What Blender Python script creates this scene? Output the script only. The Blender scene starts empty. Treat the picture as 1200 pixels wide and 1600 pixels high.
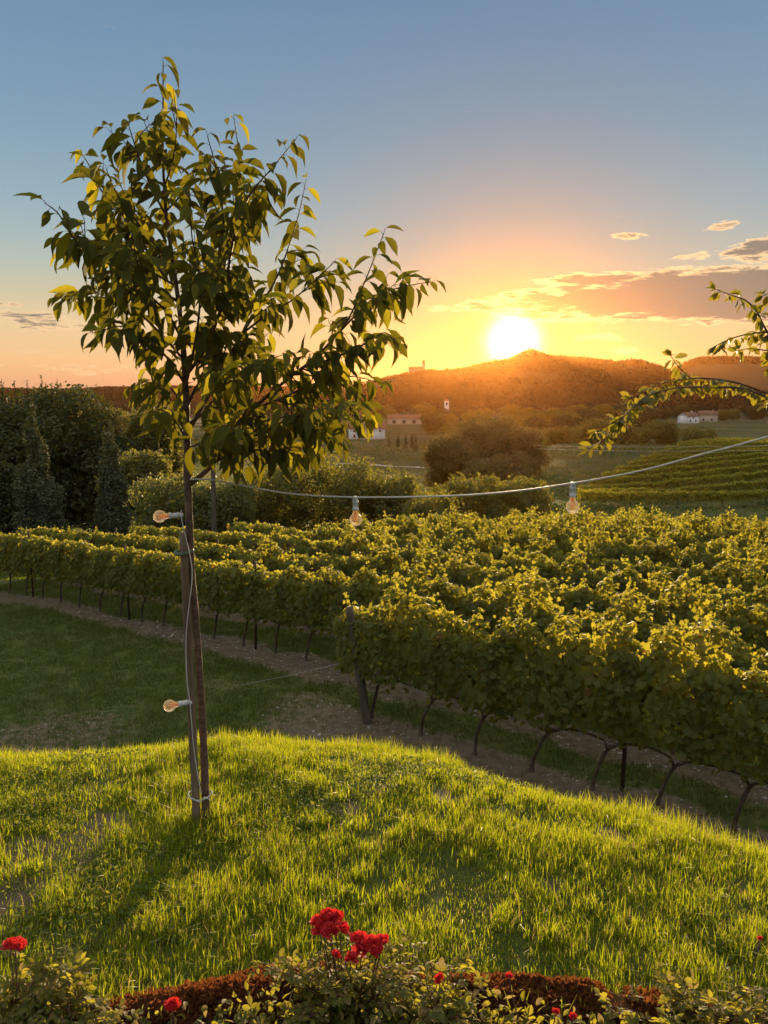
import bpy, math, random
import numpy as np
from mathutils import Vector
R = math.radians
random.seed(7)
rng = np.random.default_rng(11)
SC = bpy.context.scene
COL = SC.collection

# ------------------------------------------------------------------ camera
F = 1202.0                      # focal length in pixels of the 1200x1600 photograph
PITCH = R(8.9)
CAM = np.array([0.0, 0.0, 2.3])
cd = bpy.data.cameras.new('camera')
cd.sensor_width = 36.0
cd.lens = F / 1600.0 * 36.0
cd.clip_start = 0.05
cd.clip_end = 9000
cam = bpy.data.objects.new('camera', cd)
COL.objects.link(cam)
cam.location = CAM
cam.rotation_euler = (math.pi / 2 - PITCH, 0, 0)
SC.camera = cam
FWD = np.array([0, math.cos(PITCH), -math.sin(PITCH)])
UPV = np.array([0, math.sin(PITCH), math.cos(PITCH)])

def ray(px, py):
    return FWD + np.array([1.0, 0, 0]) * ((px - 600) / F) + UPV * ((800 - py) / F)

def at_y(px, py, y):
    d = ray(px, py)
    return CAM + d * (y / d[1])

def at_z(px, py, z):
    d = ray(px, py)
    return CAM + d * ((z - CAM[2]) / d[2])

def azel(px, py):
    d = ray(px, py)
    d = d / np.linalg.norm(d)
    return math.degrees(math.atan2(d[0], d[1])), math.degrees(math.asin(d[2]))

# ------------------------------------------------------------------ sun, sky, exposure
SUN_AZ, SUN_EL = azel(802, 534)
SUN_STRENGTH = 4.9
SKY_STRENGTH = 0.1
EXPOSURE = 0.85
HAZE_DENSITY = 0.000033
HAZE_G = 0.87
SC.view_settings.view_transform = 'Standard'
SC.view_settings.look = 'None'
SC.view_settings.exposure = EXPOSURE
SC.view_settings.gamma = 1.0
sd = np.array([math.sin(R(SUN_AZ)) * math.cos(R(SUN_EL)), math.cos(R(SUN_AZ)) * math.cos(R(SUN_EL)), math.sin(R(SUN_EL))])
ld = bpy.data.lights.new('sun', 'SUN')
ld.energy = SUN_STRENGTH
ld.angle = R(0.5)
ld.color = (1.0, 0.70, 0.36)
sun = bpy.data.objects.new('sun', ld)
COL.objects.link(sun)
sun.rotation_euler = Vector(sd).to_track_quat('Z', 'Y').to_euler()
sun.location = (30, 120, 60)

def lin(r, g, b):
    f = lambda c: (c / 255 / 12.92) if c / 255 <= 0.04045 else ((c / 255 + 0.055) / 1.055) ** 2.4
    return (f(r), f(g), f(b))

class NT:
    """small helper for building node trees"""
    def __init__(s, tree):
        s.t = tree
        tree.nodes.clear()
    def n(s, kind, **kw):
        o = s.t.nodes.new(kind)
        for k, v in kw.items():
            setattr(o, k, v)
        return o
    def put(s, sock, v):
        if isinstance(v, bpy.types.NodeSocket):
            s.t.links.new(v, sock)
        elif isinstance(v, (tuple, list)) and len(v) == 3 and sock.type == 'RGBA':
            sock.default_value = (*v, 1)
        else:
            sock.default_value = v
    def m(s, op, a, b=0.0, c=0.0, clamp=False):
        o = s.n('ShaderNodeMath', operation=op, use_clamp=clamp)
        for i, v in enumerate((a, b, c)):
            s.put(o.inputs[i], v)
        return o.outputs[0]
    def vec(s, x, y, z=0.0):
        o = s.n('ShaderNodeCombineXYZ')
        for i, v in enumerate((x, y, z)):
            s.put(o.inputs[i], v)
        return o.outputs[0]
    def mix(s, f, a, b, mode='MIX'):
        o = s.n('ShaderNodeMix', data_type='RGBA', blend_type=mode, clamp_factor=True)
        s.put(o.inputs[0], f); s.put(o.inputs[6], a); s.put(o.inputs[7], b)
        return o.outputs[2]
    def noise(s, vec, scale, detail=4, rough=0.55, dist=0.0):
        o = s.n('ShaderNodeTexNoise')
        if vec is not None: s.put(o.inputs['Vector'], vec)
        o.inputs['Scale'].default_value = scale
        o.inputs['Detail'].default_value = detail
        o.inputs['Roughness'].default_value = rough
        o.inputs['Distortion'].default_value = dist
        return o.outputs[0]
    def smooth(s, v, a, b):
        o = s.n('ShaderNodeMapRange', interpolation_type='SMOOTHSTEP')
        s.put(o.inputs[0], v)
        o.inputs[1].default_value = a; o.inputs[2].default_value = b
        o.inputs[3].default_value = 0; o.inputs[4].default_value = 1
        return o.outputs[0]
    def ramp(s, f, stops):
        o = s.n('ShaderNodeValToRGB')
        s.put(o.inputs[0], f)
        e = o.color_ramp.elements
        e[0].position, e[0].color = stops[0][0], (*stops[0][1], 1)
        e[1].position, e[1].color = stops[-1][0], (*stops[-1][1], 1)
        for p, c in stops[1:-1]:
            x = e.new(p); x.color = (*c, 1)
        return o.outputs[0]

W = bpy.data.worlds.new('World')
SC.world = W
W.use_nodes = True
w = NT(W.node_tree)
tc = w.n('ShaderNodeTexCoord').outputs['Generated']
nrm = w.n('ShaderNodeVectorMath', operation='NORMALIZE'); w.put(nrm.inputs[0], tc)
sp = w.n('ShaderNodeSeparateXYZ'); w.put(sp.inputs[0], nrm.outputs[0])
az = w.m('MULTIPLY', w.m('ARCTAN2', sp.outputs[0], sp.outputs[1]), 180 / math.pi)
el = w.m('MULTIPLY', w.m('ARCSINE', sp.outputs[2]), 180 / math.pi)
dt = w.n('ShaderNodeVectorMath', operation='DOT_PRODUCT')
w.put(dt.inputs[0], nrm.outputs[0]); dt.inputs[1].default_value = tuple(sd)
theta = w.m('MULTIPLY', w.m('ARCCOSINE', w.m('MINIMUM', dt.outputs['Value'], 1.0)), 180 / math.pi)
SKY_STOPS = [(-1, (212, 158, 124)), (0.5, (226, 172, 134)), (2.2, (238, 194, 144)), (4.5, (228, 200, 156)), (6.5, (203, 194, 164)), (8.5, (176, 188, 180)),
             (12, (148, 174, 186)), (17, (125, 157, 180)), (25, (104, 138, 172)), (34, (128, 152, 182)), (52, (264, 262, 258)), (90, (285, 280, 270))]  # overhead stops, above the view, are brightened to fill the shadows
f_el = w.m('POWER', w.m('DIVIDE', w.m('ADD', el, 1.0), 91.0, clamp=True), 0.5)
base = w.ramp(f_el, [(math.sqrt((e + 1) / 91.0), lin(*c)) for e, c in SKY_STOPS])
# clouds: masks in azimuth / elevation broken up by streaky noise
nv = w.vec(w.m('MULTIPLY', az, 0.055), w.m('MULTIPLY', el, 0.28), 1.7)
n1 = w.noise(nv, 2.6, 7, 0.62, 0.35)
n2 = w.noise(w.vec(w.m('MULTIPLY', az, 0.30), w.m('MULTIPLY', el, 1.5), 5.1), 2.3, 8, 0.66, 0.5)
nz = w.m('ADD', w.m('MULTIPLY', n1, 0.40), w.m('MULTIPLY', n2, 0.60))
# (px, py, half width px, half height px, tilt: px of rise per px run, weight)
CLOUDS = [(1150, 460, 330, 52, 0.03, 2.7), (960, 470, 260, 30, 0.02, 2.0), (770, 476, 120, 13, 0.06, 1.25), (940, 436, 140, 13, 0.03, 1.35), (1000, 493, 200, 9, 0.0, 1.1), (850, 494, 130, 6, -0.05, 1.1),
          (1190, 388, 75, 24, 0.20, 1.4), (983, 369, 32, 7, 0.02, 1.0), (1130, 352, 36, 9, 0.18, 0.95), (1150, 321, 12, 5, 0.0, 0.9),
          (880, 497, 160, 9, -0.03, 0.75), (930, 526, 50, 8, 0.0, 0.8), (980, 548, 30, 9, 0, 0.62), (40, 500, 90, 22, -0.05, 0.95), (120, 512, 60, 9, -0.12, 0.8),
          (10, 478, 30, 9, 0, 0.9), (150, 575, 190, 12, -0.03, 0.62), (20, 545, 120, 10, -0.1, 0.7), (1090, 398, 40, 9, 0.1, 0.55), (560, 590, 140, 8, 0, 0.5), (1120, 500, 120, 8, 0.0, 0.6)]
mask = None
for (cx, cy, hw, hh, tl, wt) in CLOUDS:
    a0, e0 = azel(cx, cy)
    a1, e1 = azel(cx + hw, cy - tl * hw)
    _, e2 = azel(cx, cy - hh)
    u = w.m('DIVIDE', w.m('SUBTRACT', az, a0), a1 - a0)
    v0 = w.m('SUBTRACT', w.m('SUBTRACT', el, e0), w.m('MULTIPLY', u, (e1 - e0)))
    v = w.m('DIVIDE', v0, e2 - e0)
    q = w.m('SUBTRACT', 1.0, w.m('ADD', w.m('MULTIPLY', u, u), w.m('MULTIPLY', v, v)))
    q = w.m('MULTIPLY', w.m('MAXIMUM', q, -1.0), wt)
    mask = q if mask is None else w.m('MAXIMUM', mask, q)
dens = w.m('ADD', w.m('MULTIPLY', mask, 0.62), w.m('MULTIPLY', w.m('SUBTRACT', nz, 0.56), 3.6))
cov = w.smooth(dens, 0.02, 0.34)
near_sun = w.m('POWER', 2.718, w.m('DIVIDE', theta, -11.0))
rim_col = w.mix(near_sun, lin(240, 204, 160), (2.1, 1.35, 0.5))
body_col = w.mix(near_sun, lin(150, 134, 116), lin(176, 132, 80))
thick = w.smooth(dens, 0.16, 0.62)
near2 = w.m('POWER', 2.718, w.m('DIVIDE', theta, -4.5))
body_col = w.mix(near2, lin(112, 114, 112), lin(122, 100, 72))
ccol = w.mix(thick, rim_col, body_col)
redden = w.m('POWER', 2.718, w.m('DIVIDE', theta, -9.0))
base = w.mix(redden, base, w.mix(1.0, base, (0.58, 0.43, 0.26), 'MULTIPLY'))
# brightening of the air towards the sun
def glow(width, power, col):
    e = w.m('POWER', 2.718, w.m('MULTIPLY', w.m('POWER', w.m('DIVIDE', theta, width), power), -1.0))
    return w.mix(1.0, (0, 0, 0), w.mix(e, (0, 0, 0), col)), e
def addc(a, b):
    return w.mix(1.0, a, b, 'ADD')
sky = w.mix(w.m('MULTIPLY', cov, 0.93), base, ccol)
for width, power, col in ((1.30, 2.0, (9.0, 7.0, 3.6)), (1.7, 1.0, (0.6, 0.24, 0.015))):
    sky = addc(sky, w.mix(w.m('MULTIPLY', w.m('MULTIPLY', thick, cov), 0.55), glow(width, power, col)[0], (0, 0, 0)))
nish = w.n('ShaderNodeTexSky', sky_type='NISHITA', sun_disc=False, sun_elevation=R(SUN_EL), sun_rotation=R(SUN_AZ))
nish.air_density = 1.0; nish.dust_density = 1.0
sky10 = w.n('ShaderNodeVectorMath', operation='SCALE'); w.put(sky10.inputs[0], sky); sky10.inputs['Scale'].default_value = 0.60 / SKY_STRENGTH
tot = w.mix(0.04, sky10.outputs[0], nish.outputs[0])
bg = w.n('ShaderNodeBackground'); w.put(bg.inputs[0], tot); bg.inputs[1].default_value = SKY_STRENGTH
wo = w.n('ShaderNodeOutputWorld'); w.put(wo.inputs[0], bg.outputs[0])

cy = SC.cycles
cy.use_denoising = True
cy.max_bounces = 7
cy.diffuse_bounces = 3
cy.transmission_bounces = 6
cy.transparent_max_bounces = 16
cy.volume_bounces = 1
cy.caustics_reflective = False
cy.caustics_refractive = False
cy.sample_clamp_indirect = 6
SC.render.use_persistent_data = False

# ------------------------------------------------------------------ materials
def mat(name):
    m = bpy.data.materials.new(name)
    m.use_nodes = True
    return m, NT(m.node_tree)

def leaf_mat(name, c1, c2, t1, t2, tfac=0.45, rough=0.45, spec=0.4, third=None):
    """leaf: two reflecting tones and two transmitted tones picked per leaf"""
    m, t = mat(name)
    g = t.n('ShaderNodeNewGeometry')
    r = g.outputs['Random Per Island']
    base_c = t.mix(r, c1, c2)
    tr_c = t.mix(r, t1, t2)
    if third:
        k = t.smooth(t.m('FRACT', t.m('MULTIPLY', r, 37.3)), third[0], third[0] + 0.01)
        base_c = t.mix(k, base_c, third[1]); tr_c = t.mix(k, tr_c, third[2])
    p = t.n('ShaderNodeBsdfPrincipled')
    t.put(p.inputs['Base Color'], base_c)
    p.inputs['Roughness'].default_value = rough
    p.inputs['Specular IOR Level'].default_value = spec
    tl = t.n('ShaderNodeBsdfTranslucent'); t.put(tl.inputs[0], tr_c)
    mx = t.n('ShaderNodeMixShader'); mx.inputs[0].default_value = tfac
    t.put(mx.inputs[1], p.outputs[0]); t.put(mx.inputs[2], tl.outputs[0])
    o = t.n('ShaderNodeOutputMaterial'); t.put(o.inputs[0], mx.outputs[0])
    return m

def rough_mat(name, c1, c2, scale=8, rough=0.85, bump=0.3, bscale=40, stretch=(1, 1, 1), spec=0.2, metallic=0.0, bdist=0.02):
    m, t = mat(name)
    co = t.n('ShaderNodeTexCoord').outputs['Object']
    mp = t.n('ShaderNodeMapping'); t.put(mp.inputs[0], co); mp.inputs['Scale'].default_value = stretch
    n = t.noise(mp.outputs[0], scale, 6, 0.65)
    c = t.mix(t.smooth(n, 0.33, 0.67), c1, c2)
    p = t.n('ShaderNodeBsdfPrincipled')
    t.put(p.inputs['Base Color'], c)
    p.inputs['Roughness'].default_value = rough
    p.inputs['Specular IOR Level'].default_value = spec
    p.inputs['Metallic'].default_value = metallic
    if bump:
        b = t.n('ShaderNodeBump'); b.inputs['Strength'].default_value = bump; b.inputs['Distance'].default_value = bdist
        t.put(b.inputs['Height'], t.noise(mp.outputs[0], bscale, 5, 0.65)); t.put(p.inputs['Normal'], b.outputs[0])
    o = t.n('ShaderNodeOutputMaterial'); t.put(o.inputs[0], p.outputs[0])
    return m

M = {}
M['cherry_leaf'] = leaf_mat('cherry_leaf', (0.060, 0.066, 0.016), (0.085, 0.086, 0.022), (0.22, 0.20, 0.010), (0.34, 0.29, 0.016), 0.34, 0.75, 0.05, (0.80, (0.085, 0.088, 0.020), (0.72, 0.62, 0.03)))
M['plum_leaf'] = leaf_mat('plum_leaf', (0.06, 0.07, 0.015), (0.09, 0.09, 0.02), (0.40, 0.34, 0.02), (0.50, 0.40, 0.03), 0.45, 0.45, 0.4)
M['vine_leaf'] = leaf_mat('vine_leaf', (0.092, 0.105, 0.022), (0.135, 0.145, 0.036), (0.44, 0.40, 0.025), (0.64, 0.56, 0.06), 0.54, 0.55, 0.22, (0.988, (0.18, 0.10, 0.02), (0.5, 0.22, 0.03)))
M['grass'] = leaf_mat('grass', (0.055, 0.085, 0.010), (0.095, 0.115, 0.014), (0.36, 0.45, 0.010), (0.60, 0.62, 0.022), 0.60, 0.45, 0.3, (0.90, (0.22, 0.17, 0.07), (0.42, 0.30, 0.10)))
M['meadow'] = leaf_mat('meadow', (0.045, 0.062, 0.012), (0.070, 0.085, 0.018), (0.16, 0.22, 0.012), (0.24, 0.28, 0.02), 0.40, 0.5, 0.3, (0.93, (0.17, 0.14, 0.06), (0.24, 0.18, 0.06)))
M['weed_leaf'] = leaf_mat('weed_leaf', (0.05, 0.09, 0.015), (0.09, 0.12, 0.03), (0.28, 0.34, 0.02), (0.42, 0.44, 0.04), 0.42, 0.6, 0.15)
M['rose_leaf'] = leaf_mat('rose_leaf', (0.050, 0.068, 0.016), (0.110, 0.118, 0.032), (0.42, 0.40, 0.025), (0.62, 0.54, 0.06), 0.50, 0.55, 0.2, (0.86, (0.20, 0.15, 0.06), (0.5, 0.38, 0.12)))
M['petal'] = leaf_mat('petal', (0.50, 0.02, 0.03), (0.66, 0.07, 0.085), (0.75, 0.03, 0.02), (0.85, 0.07, 0.04), 0.40, 0.5, 0.3)
M['tree_leaf_dark'] = leaf_mat('tree_leaf_dark', (0.048, 0.058, 0.020), (0.085, 0.092, 0.032), (0.10, 0.10, 0.012), (0.17, 0.16, 0.02), 0.30, 0.6, 0.2)
M['tree_leaf_olive'] = leaf_mat('tree_leaf_olive', (0.070, 0.078, 0.026), (0.112, 0.112, 0.038), (0.30, 0.27, 0.025), (0.44, 0.38, 0.05), 0.42, 0.55, 0.25)
M['tree_leaf_pale'] = leaf_mat('tree_leaf_pale', (0.070, 0.085, 0.030), (0.110, 0.120, 0.045), (0.30, 0.30, 0.05), (0.42, 0.38, 0.07), 0.40, 0.5, 0.3)
M['cypress_leaf'] = leaf_mat('cypress_leaf', (0.095, 0.105, 0.050), (0.125, 0.132, 0.064), (0.09, 0.09, 0.015), (0.12, 0.12, 0.02), 0.22, 0.65, 0.2)
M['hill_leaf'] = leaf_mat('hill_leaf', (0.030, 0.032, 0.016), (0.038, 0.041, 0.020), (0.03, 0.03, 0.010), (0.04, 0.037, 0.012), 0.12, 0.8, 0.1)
M['tree_leaf_hazed'] = leaf_mat('tree_leaf_hazed', (0.125, 0.105, 0.045), (0.165, 0.135, 0.060), (0.20, 0.17, 0.03), (0.28, 0.22, 0.04), 0.35, 0.7, 0.15)  # leaf colour lightened and browned to carry the haze before the sun
M['bark'] = rough_mat('bark', (0.070, 0.045, 0.030), (0.155, 0.105, 0.070), 22, 0.85, 0.9, 60, (1, 1, 0.35), 0.25, 0, 0.01)
M['cherry_bark'] = rough_mat('cherry_bark', (0.075, 0.040, 0.028), (0.17, 0.10, 0.065), 26, 0.62, 0.8, 70, (1, 1, 1.6), 0.4, 0, 0.008)
M['twig'] = rough_mat('twig', (0.075, 0.035, 0.022), (0.12, 0.06, 0.035), 20, 0.6, 0.2, 60, (1, 1, 1), 0.35)
M['stake_wood'] = rough_mat('stake_wood', (0.13, 0.085, 0.055), (0.25, 0.175, 0.115), 16, 0.8, 0.9, 60, (1, 1, 0.07), 0.25, 0, 0.008)
M['post_wood'] = rough_mat('post_wood', (0.085, 0.064, 0.044), (0.16, 0.122, 0.085), 10, 0.85, 0.6, 40, (1, 1, 0.1), 0.2)
M['rust_metal'] = rough_mat('rust_metal', (0.05, 0.030, 0.020), (0.10, 0.055, 0.032), 30, 0.7, 0.2, 60, (1, 1, 1), 0.3)
M['wire'] = rough_mat('wire', (0.30, 0.29, 0.27), (0.42, 0.40, 0.37), 30, 0.5, 0, 1)
M['cable'] = rough_mat('cable', (0.42, 0.40, 0.37), (0.58, 0.56, 0.52), 30, 0.55, 0.1, 80, (1, 1, 1), 0.4)
M['socket'] = rough_mat('socket', (0.46, 0.45, 0.43), (0.60, 0.59, 0.57), 40, 0.5, 0.1, 90, (1, 1, 1), 0.4)
M['tie'] = rough_mat('tie', (0.08, 0.12, 0.075), (0.12, 0.16, 0.10), 40, 0.6, 0.1, 90)
M['rope'] = rough_mat('rope', (0.45, 0.43, 0.38), (0.60, 0.57, 0.52), 60, 0.8, 0.4, 200)
M['plaster'] = rough_mat('plaster', (0.62, 0.60, 0.56), (0.78, 0.76, 0.72), 0.6, 0.9, 0.1, 6)
M['ochre_plaster'] = rough_mat('ochre_plaster', (0.42, 0.34, 0.24), (0.52, 0.43, 0.31), 0.5, 0.9, 0.1, 6)
M['roof_tile'] = rough_mat('roof_tile', (0.17, 0.085, 0.055), (0.27, 0.14, 0.09), 1.5, 0.85, 0.4, 8)
M['stone_grey'] = rough_mat('stone_grey', (0.22, 0.21, 0.20), (0.34, 0.33, 0.31), 1.0, 0.9, 0.2, 6)
M['window_dark'] = rough_mat('window_dark', (0.02, 0.02, 0.025), (0.04, 0.04, 0.045), 1, 0.15, 0, 1, (1, 1, 1), 0.5)
M['gravel_road'] = rough_mat('gravel_road', (0.30, 0.27, 0.23), (0.40, 0.36, 0.31), 0.5, 0.95, 0.3, 5)
M['moss'] = rough_mat('moss', (0.045, 0.018, 0.008), (0.14, 0.060, 0.024), 14, 0.95, 1.0, 70, (1, 1, 1), 0.1, 0, 0.02)
M['moss_tuft'] = leaf_mat('moss_tuft', (0.075, 0.026, 0.010), (0.16, 0.068, 0.024), (0.26, 0.075, 0.02), (0.38, 0.14, 0.04), 0.35, 0.8, 0.1)
M['pebble'] = rough_mat('pebble', (0.28, 0.25, 0.21), (0.46, 0.42, 0.36), 6, 0.9, 0.3, 30)

def thin_glass():
    m, t = mat('bulb_glass')
    tr = t.n('ShaderNodeBsdfTransparent'); t.put(tr.inputs[0], (0.96, 0.92, 0.85))
    gl = t.n('ShaderNodeBsdfGlossy'); gl.inputs['Roughness'].default_value = 0.06; t.put(gl.inputs[0], (1, 0.95, 0.85))
    tl = t.n('ShaderNodeBsdfTranslucent'); t.put(tl.inputs[0], (1.0, 0.86, 0.66))
    lw = t.n('ShaderNodeLayerWeight'); lw.inputs[0].default_value = 0.42
    f2 = t.m('POWER', lw.outputs['Facing'], 2.2)
    a = t.n('ShaderNodeMixShader'); t.put(a.inputs[0], t.m('ADD', t.m('MULTIPLY', f2, 0.85), 0.06)); t.put(a.inputs[1], tr.outputs[0]); t.put(a.inputs[2], tl.outputs[0])
    b = t.n('ShaderNodeMixShader'); t.put(b.inputs[0], t.m('MULTIPLY', lw.outputs['Fresnel'], 0.6)); t.put(b.inputs[1], a.outputs[0]); t.put(b.inputs[2], gl.outputs[0])
    o = t.n('ShaderNodeOutputMaterial'); t.put(o.inputs[0], b.outputs[0])
    return m
M['glass'] = thin_glass()
M['filament'] = leaf_mat('filament', (0.78, 0.42, 0.10), (0.82, 0.48, 0.14), (0.95, 0.5, 0.12), (0.95, 0.55, 0.15), 0.6, 0.5, 0.3)

def ground_mat():
    m, t = mat('ground')
    at = t.n('ShaderNodeAttribute', attribute_name='zone')
    s = t.n('ShaderNodeSeparateColor'); t.put(s.inputs[0], at.outputs['Color'])
    co = t.n('ShaderNodeTexCoord').outputs['Object']
    big = t.noise(co, 0.9, 6, 0.6)
    mid = t.noise(co, 7, 6, 0.65)
    fine = t.noise(co, 60, 5, 0.7)
    far = t.noise(co, 0.012, 5, 0.6)
    grass = t.mix(t.smooth(mid, 0.3, 0.7), (0.038, 0.055, 0.012), (0.080, 0.098, 0.020))
    grass = t.mix(t.m('MULTIPLY', t.smooth(big, 0.42, 0.75), 0.55), grass, (0.13, 0.115, 0.045))
    soil = t.mix(t.smooth(mid, 0.3, 0.7), (0.095, 0.072, 0.044), (0.185, 0.145, 0.095))
    soil = t.mix(t.m('MULTIPLY', t.smooth(fine, 0.35, 0.7), 0.6), soil, (0.105, 0.078, 0.052))
    field = t.mix(t.smooth(far, 0.40, 0.62), (0.052, 0.062, 0.018), (0.12, 0.108, 0.038))
    field = t.mix(t.m('MULTIPLY', t.smooth(t.noise(co, 0.25, 6, 0.7), 0.4, 0.62), 0.6), field, (0.040, 0.046, 0.014))
    wood = t.mix(t.smooth(mid, 0.3, 0.7), (0.030, 0.034, 0.014), (0.055, 0.056, 0.024))
    edge = t.smooth(t.m('ADD', s.outputs[0], t.m('MULTIPLY', t.m('SUBTRACT', mid, 0.5), 2.0)), 0.2, 0.8)
    c = t.mix(edge, grass, soil)
    c = t.mix(s.outputs[1], c, field)
    c = t.mix(s.outputs[2], c, wood)
    p = t.n('ShaderNodeBsdfPrincipled'); t.put(p.inputs['Base Color'], c)
    p.inputs['Roughness'].default_value = 0.95; p.inputs['Specular IOR Level'].default_value = 0.1
    b = t.n('ShaderNodeBump'); b.inputs['Strength'].default_value = 0.8; b.inputs['Distance'].default_value = 0.05
    t.put(b.inputs['Height'], t.m('ADD', mid, t.m('MULTIPLY', fine, 0.35))); t.put(p.inputs['Normal'], b.outputs[0])
    o = t.n('ShaderNodeOutputMaterial'); t.put(o.inputs[0], p.outputs[0])
    return m
M['ground'] = ground_mat()

# ------------------------------------------------------------------ mesh helpers
class Geo:
    def __init__(s):
        s.v = []; s.t = []; s.q = []; s.nv = 0
    def add(s, v, tris=None, quads=None):
        v = np.asarray(v, dtype=np.float32).reshape(-1, 3)
        if tris is not None and len(tris): s.t.append(np.asarray(tris, dtype=np.int64).reshape(-1, 3) + s.nv)
        if quads is not None and len(quads): s.q.append(np.asarray(quads, dtype=np.int64).reshape(-1, 4) + s.nv)
        s.v.append(v); s.nv += len(v)
        return s
    def mesh(s, name, smooth=True):
        me = bpy.data.meshes.new(name)
        v = np.concatenate(s.v)
        t = np.concatenate(s.t) if s.t else np.zeros((0, 3), dtype=np.int64)
        q = np.concatenate(s.q) if s.q else np.zeros((0, 4), dtype=np.int64)
        me.vertices.add(len(v)); me.vertices.foreach_set('co', v.ravel())
        nl = len(t) * 3 + len(q) * 4
        me.loops.add(nl); me.polygons.add(len(t) + len(q))
        me.loops.foreach_set('vertex_index', np.concatenate([t.ravel(), q.ravel()]).astype(np.int32))
        starts = np.concatenate([np.arange(len(t)) * 3, len(t) * 3 + np.arange(len(q)) * 4]).astype(np.int32)
        me.polygons.foreach_set('loop_start', starts)
        if smooth: me.polygons.foreach_set('use_smooth', np.ones(len(t) + len(q), dtype=bool))
        me.update(calc_edges=True)
        return me

def link(name, data, material=None, parent=None, loc=(0, 0, 0)):
    o = bpy.data.objects.new(name, data)
    COL.objects.link(o)
    if material is not None:
        data.materials.clear(); data.materials.append(material)
    if parent is not None: o.parent = parent
    o.location = loc
    return o

def obj(name, geo, material, parent=None, loc=(0, 0, 0), smooth=True):
    return link(name, geo.mesh(name, smooth), material, parent, loc)

def tag(o, label, cat, group=None):
    o['label'] = label; o['category'] = cat
    if group: o['group'] = group
    return o

def kind(o, k):
    o['kind'] = k
    return o

def thing(name, label, cat, loc, rotz=0.0, group=None):
    o = bpy.data.objects.new(name, None)
    COL.objects.link(o)
    o.empty_display_size = 0.1
    o.location = loc; o.rotation_euler = (0, 0, rotz)
    return tag(o, label, cat, group)

def unit(a):
    return a / np.maximum(np.linalg.norm(a, axis=-1, keepdims=True), 1e-9)

def tube(geo, pts, radii, seg=7, cap=True, wob=0.0):
    pts = np.asarray(pts, dtype=float); n = len(pts)
    radii = np.broadcast_to(np.asarray(radii, dtype=float), (n,))
    tan = unit(np.gradient(pts, axis=0))
    ref = np.array([0.0, 0.0, 1.0]) if abs(tan[0][2]) < 0.9 else np.array([1.0, 0.0, 0.0])
    u = unit(np.cross(tan[0], ref)); rings = []
    ang = np.arange(seg) / seg * 2 * math.pi
    for i in range(n):
        u = unit(u - tan[i] * np.dot(u, tan[i])); v = np.cross(tan[i], u)
        rr = radii[i] * (1 + wob * rng.standard_normal(seg)) if wob else radii[i]
        rings.append(pts[i] + (np.cos(ang) * rr)[:, None] * u + (np.sin(ang) * rr)[:, None] * v)
    V = np.concatenate(rings + [pts[:1], pts[-1:]])
    i, k = np.meshgrid(np.arange(n - 1), np.arange(seg), indexing='ij')
    a = i * seg + k; b = i * seg + (k + 1) % seg
    quads = np.stack([a, b, b + seg, a + seg], -1).reshape(-1, 4)
    tris = []
    if cap:
        for k in range(seg):
            tris.append((n * seg, (k + 1) % seg, k)); tris.append((n * seg + 1, (n - 1) * seg + k, (n - 1) * seg + (k + 1) % seg))
    geo.add(V, tris, quads)

def spline(pts, n):
    """smooth curve through the points (Catmull-Rom)"""
    pts = np.asarray(pts, dtype=float)
    P = np.vstack([2 * pts[0] - pts[1], pts, 2 * pts[-1] - pts[-2]])
    out = []
    for s in np.linspace(0, len(pts) - 1 - 1e-6, n):
        i = int(s); t = s - i
        p0, p1, p2, p3 = P[i:i + 4]
        out.append(0.5 * (2 * p1 + (p2 - p0) * t + (2 * p0 - 5 * p1 + 4 * p2 - p3) * t * t + (3 * p1 - p0 - 3 * p2 + p3) * t ** 3))
    return np.array(out)

def lathe(geo, prof, seg=20):
    prof = np.asarray(prof, dtype=float); n = len(prof)
    ang = np.arange(seg) / seg * 2 * math.pi
    V = np.stack([prof[:, 0][:, None] * np.cos(ang), prof[:, 0][:, None] * np.sin(ang), np.repeat(prof[:, 1][:, None], seg, 1)], -1).reshape(-1, 3)
    i, k = np.meshgrid(np.arange(n - 1), np.arange(seg), indexing='ij')
    a = i * seg + k; b = i * seg + (k + 1) % seg
    geo.add(V, None, np.stack([a, b, b + seg, a + seg], -1).reshape(-1, 4))

def box(geo, x0, x1, y0, y1, z0, z1):
    v = [(x, y, z) for z in (z0, z1) for y in (y0, y1) for x in (x0, x1)]
    geo.add(v, None, [(0, 2, 3, 1), (4, 5, 7, 6), (0, 1, 5, 4), (2, 6, 7, 3), (0, 4, 6, 2), (1, 3, 7, 5)])

def place(geo, tmpl, P, Y, N, S, sx=None):
    """many copies of a leaf template: base points P, length axes Y, face normals N, sizes S"""
    tv, tt, tq = tmpl
    P = np.asarray(P, float); n = len(P)
    Y = unit(np.asarray(Y, float)); X = unit(np.cross(Y, N)); N = np.cross(X, Y)
    S = np.broadcast_to(np.asarray(S, float), (n,))
    SX = S if sx is None else S * sx
    V = P[:, None] + tv[None, :, 0, None] * (X * SX[:, None])[:, None] + tv[None, :, 1, None] * (Y * S[:, None])[:, None] + tv[None, :, 2, None] * (N * S[:, None])[:, None]
    off = (np.arange(n) * len(tv))[:, None, None]
    geo.add(V.reshape(-1, 3), (tt[None] + off).reshape(-1, 3) if len(tt) else None, (tq[None] + off).reshape(-1, 4) if len(tq) else None)

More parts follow.
